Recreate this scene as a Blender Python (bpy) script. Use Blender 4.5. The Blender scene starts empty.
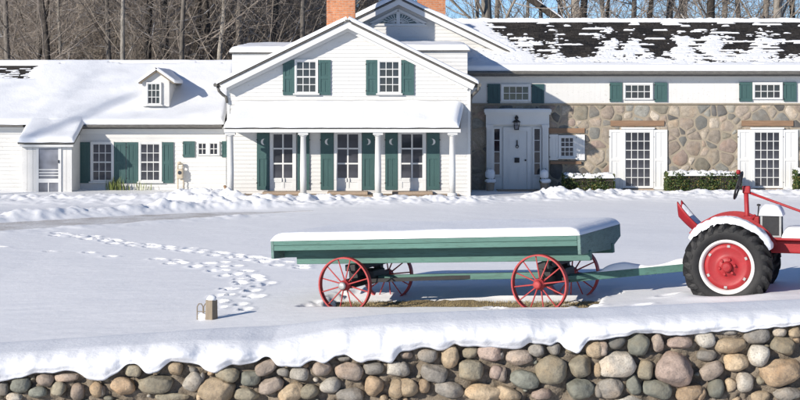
import bpy, bmesh, math, random
import numpy as np
from mathutils import Vector, Matrix, Euler

# ------------------------------------------------------------------ camera, sky, sun, exposure
SC = bpy.context.scene
COL = SC.collection
F, EYE = 1550.0, 3.3                      # focal length in photo pixels (800 wide), eye height
PI = math.pi
R = math.radians
SUN_AZ, SUN_EL = R(46), R(20.8)           # azimuth left of the camera's back, elevation

cd = bpy.data.cameras.new('camera'); cam = bpy.data.objects.new('camera', cd); COL.objects.link(cam)
cam.location = (0, 0, EYE); cam.rotation_euler = (R(90), 0, 0)
cd.sensor_fit = 'HORIZONTAL'; cd.sensor_width = 36; cd.lens = 36 * F / 800; cd.shift_y = -0.125
cd.clip_start = 0.1; cd.clip_end = 6000
SC.camera = cam

world = bpy.data.worlds.new('World'); SC.world = world; world.use_nodes = True
wn = world.node_tree
bg = wn.nodes['Background']; sky = wn.nodes.new('ShaderNodeTexSky')
sky.sky_type = 'NISHITA'; sky.sun_disc = False; sky.sun_elevation = SUN_EL
sky.sun_rotation = R(180 + 46); sky.air_density = 0.6; sky.dust_density = 0.0; sky.ozone_density = 4.0
wn.links.new(sky.outputs[0], bg.inputs[0]); bg.inputs[1].default_value = 0.12

sd = bpy.data.lights.new('sun', 'SUN'); sun = bpy.data.objects.new('sun', sd); COL.objects.link(sun)
sd.energy = 5.0; sd.angle = R(0.55); sd.color = (1.0, 0.925, 0.82)
to_sun = Vector((-math.sin(SUN_AZ) * math.cos(SUN_EL), -math.cos(SUN_AZ) * math.cos(SUN_EL), math.sin(SUN_EL)))
sun.rotation_euler = to_sun.to_track_quat('Z', 'Y').to_euler(); sun.location = (-20, -10, 30)

vs = SC.view_settings
vs.view_transform = 'Standard'; vs.look = 'None'; vs.gamma = 1; vs.use_curve_mapping = False; vs.exposure = 0.22
SC.cycles.max_bounces = 6

# ------------------------------------------------------------------ helpers
def PX(px, d): return (px - 400) * d / F
def PZ(py, d): return EYE - (py - 100) * d / F
def P(px, py, d): return Vector((PX(px, d), d, PZ(py, d)))
def lin(c):
    c = c / 255.0
    return c / 12.92 if c <= 0.04045 else ((c + 0.055) / 1.055) ** 2.4
def srgb(r, g, b, k=1.0): return (lin(r) * k, lin(g) * k, lin(b) * k)

def _h(ix, iy, s):
    n = (ix.astype(np.int64) * 374761393 + iy.astype(np.int64) * 668265263 + s * 974711) & 0xffffffff
    n = ((n ^ (n >> 13)) * 1274126177) & 0xffffffff
    return ((n ^ (n >> 16)) & 0xffff) / 65535.0
def vnoise(x, y, s=0):
    x = np.asarray(x, float); y = np.asarray(y, float)
    ix = np.floor(x); iy = np.floor(y); fx = x - ix; fy = y - iy
    fx = fx * fx * (3 - 2 * fx); fy = fy * fy * (3 - 2 * fy)
    a = _h(ix, iy, s); b = _h(ix + 1, iy, s); c = _h(ix, iy + 1, s); d = _h(ix + 1, iy + 1, s)
    return (a * (1 - fx) + b * fx) * (1 - fy) + (c * (1 - fx) + d * fx) * fy
def fbm(x, y, s=0, o=4):
    t = 0; a = 0.5; n = 0
    for i in range(o):
        t = t + a * vnoise(x * 2 ** i, y * 2 ** i, s + i * 17); n += a; a *= 0.5
    return t / n
def sstep(a, b, x):
    t = np.clip((x - a) / (b - a), 0, 1); return t * t * (3 - 2 * t)

def tag(o, label=None, cat=None, group=None, kind=None):
    if label: o['label'] = label
    if cat: o['category'] = cat
    if group: o['group'] = group
    if kind: o['kind'] = kind
    return o
def put(o, parent=None):
    COL.objects.link(o)
    if parent is not None:
        o.parent = parent
    return o
def empty(name, loc=(0, 0, 0), rot=(0, 0, 0)):
    o = bpy.data.objects.new(name, None); o.location = loc; o.rotation_euler = rot
    o.empty_display_size = 0.2
    return put(o)
def smooth(me):
    me.polygons.foreach_set('use_smooth', [True] * len(me.polygons))

class MB:
    def __init__(self): self.v = []; self.f = []
    def add(self, vs, fs):
        b = len(self.v); self.v += [tuple(p) for p in vs]; self.f += [tuple(i + b for i in f) for f in fs]; return self
    def box(self, x0, x1, y0, y1, z0, z1):
        v = [(x0, y0, z0), (x1, y0, z0), (x1, y1, z0), (x0, y1, z0), (x0, y0, z1), (x1, y0, z1), (x1, y1, z1), (x0, y1, z1)]
        return self.add(v, [(0, 3, 2, 1), (4, 5, 6, 7), (0, 1, 5, 4), (1, 2, 6, 5), (2, 3, 7, 6), (3, 0, 4, 7)])
    def hexa(self, v):
        return self.add(v, [(0, 3, 2, 1), (4, 5, 6, 7), (0, 1, 5, 4), (1, 2, 6, 5), (2, 3, 7, 6), (3, 0, 4, 7)])
    def slab(self, a, b, c, d, n):
        n = Vector(n); q = [Vector(p) for p in (a, b, c, d)]
        return self.hexa([p - n for p in q] + q)
    def bar(self, p, q, w, h, up=(0, 0, 1)):
        p = Vector(p); q = Vector(q); d = (q - p).normalized(); u = Vector(up)
        s = d.cross(u)
        if s.length < 1e-4: s = d.cross(Vector((1, 0, 0)))
        s.normalize(); u = s.cross(d).normalized(); s *= w / 2; u *= h / 2
        return self.hexa([p - s - u, p + s - u, q + s - u, q - s - u, p - s + u, p + s + u, q + s + u, q - s + u])
    def sweep(self, pts, rad, n=8, cap=True):
        pts = [Vector(p) for p in pts]; m = len(pts)
        if not hasattr(rad, '__len__'): rad = [rad] * m
        vs = []; ref = None
        for i in range(m):
            d = (pts[min(i + 1, m - 1)] - pts[max(i - 1, 0)])
            d = d.normalized() if d.length > 1e-9 else Vector((0, 0, 1))
            if ref is None:
                ref = Vector((1, 0, 0)) if abs(d.x) < 0.8 else Vector((0, 1, 0))
            s = (ref - d * ref.dot(d)).normalized(); ref = s; t = d.cross(s)
            for k in range(n):
                a = 2 * PI * k / n
                vs.append(pts[i] + (s * math.cos(a) + t * math.sin(a)) * rad[i])
        fs = []
        for i in range(m - 1):
            for k in range(n):
                k2 = (k + 1) % n
                fs.append((i * n + k, i * n + k2, (i + 1) * n + k2, (i + 1) * n + k))
        if cap:
            fs.append(tuple(range(n - 1, -1, -1))); fs.append(tuple((m - 1) * n + k for k in range(n)))
        return self.add(vs, fs)
    def lathe(self, prof, n=24, c=(0, 0, 0), axis='Z', closed=False):
        vs = []
        for k in range(n):
            a = 2 * PI * k / n; ca, sa = math.cos(a), math.sin(a)
            for r, h in prof:
                if axis == 'Z': p = (r * ca, r * sa, h)
                else: p = (r * ca, h, r * sa)
                vs.append((p[0] + c[0], p[1] + c[1], p[2] + c[2]))
        m = len(prof); fs = []
        for k in range(n):
            k2 = (k + 1) % n
            for j in range(m if closed else m - 1):
                j2 = (j + 1) % m
                f = (k * m + j, k2 * m + j, k2 * m + j2, k * m + j2)
                fs.append(f if axis == 'Z' else f[::-1])
        return self.add(vs, fs)
    def prism(self, poly, y0, y1):
        n = len(poly)
        vs = [(x, y0, z) for x, z in poly] + [(x, y1, z) for x, z in poly]
        fs = [tuple(range(n)), tuple(range(2 * n - 1, n - 1, -1))]
        for i in range(n):
            j = (i + 1) % n; fs.append((j, i, n + i, n + j))
        return self.add(vs, fs)
    def mesh(self, name, mat, sm=False):
        me = bpy.data.meshes.new(name); me.from_pydata(self.v, [], self.f); me.update()
        if sm: smooth(me)
        if mat: me.materials.append(mat)
        return me
    def build(self, name, mat, parent=None, sm=False, bevel=0, loc=None, off=None):
        me = self.mesh(name, mat, sm)
        o = bpy.data.objects.new(name, me)
        if loc is not None: o.location = loc
        if bevel:
            b = o.modifiers.new('bevel', 'BEVEL'); b.width = bevel; b.segments = 2; b.limit_method = 'ANGLE'
        put(o, parent)
        if off is not None: o.matrix_parent_inverse = off
        return o

def grid_mesh(name, V, mat, keep=None, sm=True):
    ny, nx, _ = V.shape
    idx = np.arange(ny * nx).reshape(ny, nx)
    q = np.stack([idx[:-1, :-1], idx[:-1, 1:], idx[1:, 1:], idx[1:, :-1]], -1).reshape(-1, 4)
    if keep is not None: q = q[keep.reshape(-1)]
    verts = V.reshape(-1, 3)
    used = np.unique(q)
    rem = -np.ones(len(verts), int); rem[used] = np.arange(len(used))
    return quad_mesh(name, verts[used], rem[q], mat, sm)
def quad_mesh(name, verts, q, mat, sm=True):
    me = bpy.data.meshes.new(name)
    me.vertices.add(len(verts)); me.vertices.foreach_set('co', np.asarray(verts, np.float32).ravel())
    me.loops.add(q.size); me.loops.foreach_set('vertex_index', q.astype(np.int32).ravel())
    me.polygons.add(len(q)); me.polygons.foreach_set('loop_start', np.arange(0, q.size, q.shape[1], dtype=np.int32))
    me.update(calc_edges=True); me.validate()
    if sm: smooth(me)
    if mat: me.materials.append(mat)
    return me

# ------------------------------------------------------------------ materials
class NT:
    def __init__(self, name):
        self.m = bpy.data.materials.new(name); self.m.use_nodes = True
        self.t = self.m.node_tree; self.b = self.t.nodes['Principled BSDF']
    def n(self, kind, **kw):
        nd = self.t.nodes.new(kind)
        for k, v in kw.items():
            if k in nd.inputs: nd.inputs[k].default_value = v
            else: setattr(nd, k, v)
        return nd
    def l(self, a, b): self.t.links.new(a, b)
    def coord(self, kind='Object', scale=(1, 1, 1)):
        c = self.n('ShaderNodeTexCoord'); mp = self.n('ShaderNodeMapping'); mp.inputs['Scale'].default_value = scale
        self.l(c.outputs[kind], mp.inputs[0]); return mp.outputs[0]
    def noise(self, co, scale, detail=4, rough=0.55):
        nd = self.n('ShaderNodeTexNoise'); nd.inputs['Scale'].default_value = scale
        nd.inputs['Detail'].default_value = detail; nd.inputs['Roughness'].default_value = rough
        self.l(co, nd.inputs['Vector']); return nd.outputs['Fac']
    def ramp(self, fac, stops):
        nd = self.n('ShaderNodeValToRGB'); e = nd.color_ramp.elements
        while len(e) < len(stops): e.new(0.5)
        for el, (p, c) in zip(e, stops):
            el.position = p; el.color = (c[0], c[1], c[2], 1) if hasattr(c, '__len__') else (c, c, c, 1)
        self.l(fac, nd.inputs[0]); return nd.outputs[0]
    def mix(self, fac, a, b, mode='MIX'):
        nd = self.n('ShaderNodeMix'); nd.data_type = 'RGBA'; nd.blend_type = mode
        for s, v in ((0, fac), (6, a), (7, b)):
            if hasattr(v, 'links') or hasattr(v, 'is_linked'): self.l(v, nd.inputs[s])
            elif s == 0: nd.inputs[0].default_value = v
            else: nd.inputs[s].default_value = (v[0], v[1], v[2], 1)
        return nd.outputs[2]
    def bump(self, h, strength=0.3, dist=0.02, prev=None):
        nd = self.n('ShaderNodeBump'); nd.inputs['Strength'].default_value = strength; nd.inputs['Distance'].default_value = dist
        self.l(h, nd.inputs['Height'])
        if prev is not None: self.l(prev, nd.inputs['Normal'])
        return nd.outputs[0]
    def fin(self, col=None, rough=0.6, normal=None, spec=0.4, metal=0):
        b = self.b
        if col is not None:
            if hasattr(col, 'links'): self.l(col, b.inputs['Base Color'])
            else: b.inputs['Base Color'].default_value = (*col[:3], 1)
        if hasattr(rough, 'links'): self.l(rough, b.inputs['Roughness'])
        else: b.inputs['Roughness'].default_value = rough
        if normal is not None: self.l(normal, b.inputs['Normal'])
        b.inputs['Specular IOR Level'].default_value = spec; b.inputs['Metallic'].default_value = metal
        return self.m

def paint(name, col, rough=0.5, wear=0.12, sc=6, dirt=None, dirt_amt=0.0, spec=0.35, stretch=(1, 1, 1), bump=0.15, metal=0):
    t = NT(name); co = t.coord('Object', stretch)
    n1 = t.noise(co, sc, 5); n2 = t.noise(co, sc * 7, 4)
    c = t.mix(t.ramp(n1, [(0.3, 0.0), (0.75, 1.0)]), tuple(x * (1 - wear) for x in col), tuple(min(1, x * (1 + wear)) for x in col))
    if dirt is not None:
        c = t.mix(t.ramp(n2, [(0.62 - dirt_amt, 0.0), (0.72, 0.8)]), c, dirt)
    return t.fin(c, rough, t.bump(n2, bump, 0.01), spec, metal)

M = {}
def mk_snow(name, base=(0.83, 0.845, 0.87), s1=14, s2=120, b1=0.35, b2=0.25):
    t = NT(name); co = t.coord('Object')
    n1 = t.noise(co, s1, 6, 0.6); n2 = t.noise(co, s2, 3)
    c = t.mix(n1, tuple(x * 0.965 for x in base), base)
    nb = t.bump(n1, b1, 0.03); nb = t.bump(n2, b2, 0.006, nb)
    m = t.fin(c, 0.55, nb, 0.25)
    return m
M['snow'] = mk_snow('snow')
M['snow_lawn'] = mk_snow('lawn_snow', base=(0.89, 0.895, 0.905), s1=5, s2=60, b1=0.3, b2=0.3)
M['white'] = paint('white_clapboard_paint', (0.635, 0.63, 0.61), 0.55, 0.03, 1.5, (0.45, 0.43, 0.39), -0.01, stretch=(1, 1, 2.5))
M['white_trim'] = paint('white_trim_paint', (0.655, 0.655, 0.64), 0.45, 0.03, 3)
M['green'] = paint('green_shutter_paint', (0.050, 0.104, 0.100), 0.45, 0.10, 5, (0.08, 0.15, 0.135), -0.03, stretch=(1, 1, 0.3))
M['green_shade'] = paint('shaded_shutter_paint', (0.030, 0.075, 0.080), 0.45, 0.10, 5)  # darker, bluer shutter green with the wall's shade put into its colour
M['wagon'] = paint('weathered_green_wagon_paint', (0.078, 0.172, 0.145), 0.6, 0.16, 3, (0.05, 0.10, 0.08), 0.09, stretch=(0.25, 2, 2), bump=0.35)
M['wagon_grey'] = paint('weathered_grey_green_board', (0.13, 0.21, 0.19), 0.7, 0.2, 4, (0.06, 0.09, 0.085), 0.10, stretch=(2, 0.4, 2), bump=0.35)
M['red'] = paint('red_paint', (0.33, 0.021, 0.026), 0.48, 0.14, 7, (0.22, 0.03, 0.02), -0.02)
M['red_wheel'] = paint('faded_red_wheel_paint', (0.40, 0.050, 0.050), 0.55, 0.16, 14, (0.2, 0.06, 0.04), 0.02)
M['black'] = paint('black_iron', (0.022, 0.022, 0.024), 0.55, 0.25, 12, (0.06, 0.05, 0.045), 0.0)
M['rubber'] = paint('tyre_rubber', (0.014, 0.014, 0.015), 0.6, 0.3, 9, (0.05, 0.047, 0.044), -0.02, bump=0.3)
M['rimwhite'] = paint('white_rim_paint', (0.72, 0.70, 0.68), 0.45, 0.06, 9, (0.4, 0.3, 0.25), -0.06)
M['steel'] = paint('grey_steel', (0.35, 0.35, 0.34), 0.45, 0.12, 15, metal=0.4)
M['gutter'] = paint('dark_gutter', (0.12, 0.115, 0.105), 0.5, 0.3, 3, (0.33, 0.31, 0.28), 0.06, stretch=(1.5, 4, 6))
M['brownwood'] = paint('brown_lintel_wood', (0.25, 0.155, 0.095), 0.7, 0.2, 4, (0.17, 0.10, 0.06), 0.02, stretch=(0.5, 3, 5), bump=0.4)
M['oldwood'] = paint('grey_brown_wood', (0.23, 0.19, 0.14), 0.75, 0.2, 7, (0.12, 0.10, 0.08), 0.02, stretch=(4, 4, 0.6), bump=0.5)
M['step'] = paint('sandstone_step', (0.36, 0.28, 0.21), 0.8, 0.15, 6, (0.22, 0.18, 0.15), 0.03, bump=0.5)
M['dark'] = paint('dark_interior', (0.018, 0.018, 0.020), 0.8, 0.1)
M['soil'] = paint('bare_turf_soil', (0.27, 0.21, 0.12), 0.95, 0.3, 5, (0.14, 0.11, 0.065), 0.03, bump=0.8)
M['straw'] = paint('dry_grass_blades', (0.36, 0.285, 0.155), 0.8, 0.35, 3)
M['weed'] = paint('green_weed_blades', (0.20, 0.24, 0.07), 0.7, 0.3, 5)
M['drive'] = None

t = NT('packed_driveway'); co = t.coord('Object')
n1 = t.noise(co, 1.3, 6, 0.65); n2 = t.noise(co, 12, 4)
c = t.mix(t.ramp(n1, [(0.35, 0.0), (0.62, 1.0)]), (0.50, 0.475, 0.45), (0.70, 0.70, 0.70))
c = t.mix(t.ramp(n2, [(0.55, 0.0), (0.75, 0.6)]), c, (0.42, 0.38, 0.35))
M['drive'] = t.fin(c, 0.75, t.bump(n2, 0.5, 0.03))

def mk_glass(name, base, rough=0.04, spec=0.7):
    t = NT(name); co = t.coord('Object')
    n = t.noise(co, 1.6, 2)
    return t.fin(t.mix(t.ramp(n, [(0.35, 0.0), (0.7, 1.0)]), base, tuple(x * 2.6 for x in base)), rough, t.bump(n, 0.05, 0.02), spec)
M['glass'] = mk_glass('window_glass', (0.016, 0.017, 0.020))
M['glass_pale'] = mk_glass('pale_window_glass', (0.10, 0.105, 0.12))  # palest pane base colour, for the screen door and lantern
M['glass_mid'] = mk_glass('mid_tone_window_glass', (0.026, 0.027, 0.032))  # paler than plain glass; lower door rows use it as painted snow reflection

# brick (too small in the picture to pick apart): brick texture with relief
t = NT('orange_brick'); co = t.coord('Object')
sepx = t.n('ShaderNodeSeparateXYZ'); t.l(co, sepx.inputs[0]); addx = t.n('ShaderNodeMath', operation='ADD'); t.l(sepx.outputs[0], addx.inputs[0]); t.l(sepx.outputs[1], addx.inputs[1])
cmb = t.n('ShaderNodeCombineXYZ'); t.l(addx.outputs[0], cmb.inputs[0]); t.l(sepx.outputs[2], cmb.inputs[1])
br = t.n('ShaderNodeTexBrick'); t.l(cmb.outputs[0], br.inputs['Vector'])
br.inputs['Scale'].default_value = 1; br.inputs['Brick Width'].default_value = 0.225; br.inputs['Row Height'].default_value = 0.078
br.inputs['Mortar Size'].default_value = 0.010; br.inputs['Bias'].default_value = 0.0
br.inputs['Color1'].default_value = (0.42, 0.125, 0.045, 1); br.inputs['Color2'].default_value = (0.60, 0.23, 0.10, 1); br.inputs['Mortar'].default_value = (0.42, 0.33, 0.26, 1)
nz = t.noise(co, 9, 4)
c = t.mix(0.35, br.outputs['Color'], t.ramp(nz, [(0.3, (0.25, 0.08, 0.03)), (0.7, (0.72, 0.36, 0.2))]))
inv = t.n('ShaderNodeMath', operation='SUBTRACT'); inv.inputs[0].default_value = 1; t.l(br.outputs['Fac'], inv.inputs[1])
M['brick'] = t.fin(c, 0.85, t.bump(inv.outputs[0], 0.6, 0.015))

# shingles
t = NT('dark_wet_shingles'); co = t.coord('Object')
n1 = t.noise(co, 1.2, 5, 0.6); n2 = t.noise(t.coord('Object', (6, 1, 1)), 3, 4)
c = t.mix(t.ramp(n1, [(0.4, 0.0), (0.7, 1.0)]), (0.016, 0.015, 0.015), (0.045, 0.038, 0.032))
c = t.mix(t.ramp(n2, [(0.5, 0.0), (0.8, 0.6)]), c, (0.075, 0.062, 0.05))
M['shingle'] = t.fin(c, 0.7, t.bump(n2, 0.5, 0.02))

# stones: colour comes from each stone's own object colour
def mk_stone(name, rough=0.85, sc=9, spk=60, bump=0.5):
    t = NT(name); oi = t.n('ShaderNodeObjectInfo'); co = t.coord('Object')
    add = t.n('ShaderNodeVectorMath', operation='ADD'); t.l(co, add.inputs[0])
    cx = t.n('ShaderNodeMath', operation='MULTIPLY'); t.l(oi.outputs['Random'], cx.inputs[0]); cx.inputs[1].default_value = 57
    cb = t.n('ShaderNodeCombineXYZ'); t.l(cx.outputs[0], cb.inputs[0]); t.l(cx.outputs[0], cb.inputs[2]); t.l(cb.outputs[0], add.inputs[1])
    n1 = t.noise(add.outputs[0], sc, 6, 0.6); n2 = t.noise(add.outputs[0], spk, 3, 0.7); n3 = t.noise(add.outputs[0], sc * 0.35, 3)
    dk = t.mix(1.0, oi.outputs['Color'], (0.66, 0.65, 0.63), 'MULTIPLY'); lt = t.mix(1.0, oi.outputs['Color'], (1.22, 1.21, 1.19), 'MULTIPLY')
    c = t.mix(t.ramp(n1, [(0.3, 0.0), (0.72, 1.0)]), dk, lt)
    wm = t.mix(1.0, oi.outputs['Color'], (1.12, 0.97, 0.82), 'MULTIPLY')
    c = t.mix(t.ramp(n3, [(0.5, 0.0), (0.7, 0.7)]), c, wm)
    c = t.mix(t.ramp(n2, [(0.50, 0.0), (0.72, 0.7)]), c, (0.13, 0.12, 0.105))
    nb = t.bump(n1, bump, 0.03); nb = t.bump(n2, 0.35, 0.008, nb)
    return t.fin(c, rough, nb, 0.25)
M['fieldstone'] = mk_stone('fieldstone', sc=9, spk=48, bump=0.8)
M['housestone'] = mk_stone('house_stone', sc=5, spk=30)
t = NT('rough_brown_mortar'); co = t.coord('Object'); n1 = t.noise(co, 6, 6, 0.65); n2 = t.noise(co, 45, 4, 0.7)
c = t.mix(n1, (0.13, 0.105, 0.075), (0.33, 0.28, 0.22)); c = t.mix(t.ramp(n2, [(0.45, 0.0), (0.7, 0.6)]), c, (0.09, 0.075, 0.06))
nb = t.bump(n1, 0.6, 0.05); M['mortar'] = t.fin(c, 0.95, t.bump(n2, 0.8, 0.02, nb), 0.2)
t = NT('pale_tan_mortar'); co = t.coord('Object'); n1 = t.noise(co, 3, 6, 0.6); n2 = t.noise(co, 30, 4)
c = t.mix(n1, (0.235, 0.20, 0.15), (0.40, 0.345, 0.265)); c = t.mix(t.ramp(n2, [(0.5, 0.0), (0.7, 0.6)]), c, (0.24, 0.20, 0.165)); M['house_mortar'] = t.fin(c, 0.95, t.bump(n2, 0.5, 0.02), 0.2)

def bark(name, a, b, snow=0.0):
    t = NT(name); oi = t.n('ShaderNodeObjectInfo'); co = t.coord('Object', (3, 3, 0.7)); n1 = t.noise(co, 3, 5, 0.65)
    c = t.mix(t.ramp(n1, [(0.3, 0.0), (0.7, 1.0)]), a, b)
    v = t.n('ShaderNodeMath', operation='MULTIPLY_ADD'); t.l(oi.outputs['Random'], v.inputs[0]); v.inputs[1].default_value = 0.7; v.inputs[2].default_value = 0.65
    cc = t.n('ShaderNodeCombineXYZ'); [t.l(v.outputs[0], cc.inputs[i]) for i in range(3)]
    c = t.mix(1.0, c, cc.outputs[0], 'MULTIPLY')
    if snow:
        g = t.n('ShaderNodeNewGeometry'); s = t.n('ShaderNodeSeparateXYZ'); t.l(g.outputs['Normal'], s.inputs[0])
        n2 = t.noise(t.coord('Object'), 0.9, 3); mu = t.n('ShaderNodeMath', operation='MULTIPLY'); t.l(s.outputs[2], mu.inputs[0]); t.l(n2, mu.inputs[1])
        c = t.mix(t.ramp(mu.outputs[0], [(0.40, 0.0), (0.47, snow)]), c, (0.8, 0.82, 0.86))
    return t.fin(c, 0.9, t.bump(n1, 0.7, 0.04), 0.15)
M['bark'] = bark('grey_brown_bark', (0.08, 0.073, 0.066), (0.28, 0.25, 0.22), 0.9)
M['bark_pale'] = bark('pale_grey_bark', (0.15, 0.14, 0.125), (0.36, 0.33, 0.29), 0.6)
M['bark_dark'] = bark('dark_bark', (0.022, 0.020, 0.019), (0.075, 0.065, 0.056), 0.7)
M['twig'] = bark('brown_twigs', (0.17, 0.145, 0.125), (0.38, 0.33, 0.285), 0.85)
M['twig_pale'] = bark('pale_tan_twigs', (0.22, 0.19, 0.155), (0.46, 0.395, 0.33), 0.85)

t = NT('hedge_leaf'); g = t.n('ShaderNodeNewGeometry')
c = t.ramp(g.outputs['Random Per Island'], [(0.0, (0.012, 0.028, 0.008)), (0.55, (0.045, 0.085, 0.022)), (0.85, (0.11, 0.13, 0.035)), (1.0, (0.24, 0.17, 0.05))])
M['hedge'] = t.fin(c, 0.55, None, 0.4)

# ground: snow everywhere, leaf litter with snow patches on the wooded slope
t = NT('ground_snow_and_leaf_litter'); co = t.coord('Object')
sp = t.n('ShaderNodeSeparateXYZ'); t.l(co, sp.inputs[0])
n1 = t.noise(co, 0.35, 6, 0.65); n2 = t.noise(co, 6, 4)
lit = t.mix(n2, (0.10, 0.085, 0.072), (0.22, 0.18, 0.15))
lit = t.mix(t.ramp(n1, [(0.5, 0.0), (0.62, 0.85)]), lit, (0.75, 0.78, 0.84))
mr = t.n('ShaderNodeMapRange'); t.l(sp.outputs[1], mr.inputs[0]); mr.inputs[1].default_value = 66; mr.inputs[2].default_value = 70
c = t.mix(mr.outputs[0], (0.85, 0.87, 0.91), lit)
M['ground'] = t.fin(c, 0.8, t.bump(n2, 0.4, 0.04), 0.2)

# ------------------------------------------------------------------ ground heights
WAG_Y = R(23.0); WU = Vector((math.cos(WAG_Y), -math.sin(WAG_Y))); WV = Vector((math.sin(WAG_Y), math.cos(WAG_Y)))
WAG_O = Vector((2.14, 23.5, 0.06)); WAG_T = R(3.0)
def base_z(X, Y):
    X = np.asarray(X, float); Y = np.asarray(Y, float)
    pl = 0.07 + 0.055 * np.clip(X, -8, 8)
    z = pl * (1 - sstep(25, 43, Y))
    zw = np.interp(X, [-9, -4.86, -2.4, 0, 2.4, 4.86, 9], [0.05, 0.235, 0.406, 0.60, 0.67, 0.77, 0.9])
    tb = 1 - sstep(18.9, 22.8, Y)
    return z * (1 - tb) + zw * tb
def ground_hit(px, py):
    d = 30.0
    for _ in range(60):
        z = float(base_z(PX(px, d), d)); d2 = (EYE - z) * F / (py - 100)
        d = 0.5 * d + 0.5 * d2
    return PX(px, d), d
# plough line of the driveway, as ground points
DRIVE = [(-24.0, 33.0), (-16.0, 37.3), (-11.0, 40.2), (-8.3, 42.6), (-5.0, 45.6), (-1.0, 46.9), (4.0, 47.4)]
def drive_dist(X, Y):
    best = np.full(np.shape(X), 1e9); side = np.zeros(np.shape(X)); tt = np.zeros(np.shape(X))
    for i in range(len(DRIVE) - 1):
        a = np.array(DRIVE[i]); b = np.array(DRIVE[i + 1]); ab = b - a; L2 = ab @ ab
        t_ = np.clip(((X - a[0]) * ab[0] + (Y - a[1]) * ab[1]) / L2, 0, 1)
        dx = X - a[0] - t_ * ab[0]; dy = Y - a[1] - t_ * ab[1]; d = np.hypot(dx, dy)
        s = np.sign(ab[0] * dy - ab[1] * dx)
        m = d < best; best = np.where(m, d, best); side = np.where(m, s, side); tt = np.where(m, i + t_, tt)
    return best, side, tt
def wag_local(X, Y):
    dx = X - WAG_O.x; dy = Y - WAG_O.y
    return dx * WU.x + dy * WU.y, dx * WV.x + dy * WV.y

rng = random.Random(5)
def trail(pts, step, wid, seed):
    r_ = random.Random(seed); G = [Vector(ground_hit(*p)) for p in pts]; out = []; k = 0
    for a, b in zip(G[:-1], G[1:]):
        L = (b - a).length; n = max(1, int(L / step)); d = (b - a) / L; nrm = Vector((-d.y, d.x))
        for i in range(n):
            p = a + (b - a) * ((i + r_.random() * 0.5) / n); k += 1
            p = p + nrm * ((wid if k % 2 else -wid) + r_.uniform(-0.5, 0.5) * wid)
            out.append((p.x, p.y, math.atan2(d.y, d.x), r_.uniform(0.8, 1.25)))
    return out
PITS = []
PITS += trail([(51, 234), (88, 237), (118, 243), (162, 247), (202, 252), (236, 257), (275, 263), (312, 268)], 0.30, 0.17, 1)
PITS += trail([(51, 234), (88, 236), (118, 242), (162, 246), (202, 251), (236, 256), (275, 262)], 0.55, 0.12, 2)
PITS += trail([(-10, 247), (40, 250), (84, 253), (135, 258), (182, 262), (216, 268)], 0.85, 0.10, 3)
PITS += trail([(170, 261), (216, 267), (243, 273), (254, 282), (240, 291), (234, 301), (229, 313)], 0.36, 0.20, 4)
PITS += trail([(205, 263), (228, 269), (246, 276), (250, 284), (238, 294), (231, 305)], 0.45, 0.26, 6)
PITS += trail([(262, 330), (300, 327), (330, 322)], 0.8, 0.12, 7)
PITS += trail([(480, 311), (520, 313), (560, 311), (620, 306), (670, 300)], 0.9, 0.2, 8)
PITS += trail([(590, 302), (640, 296), (668, 292)], 0.6, 0.25, 9)

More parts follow.
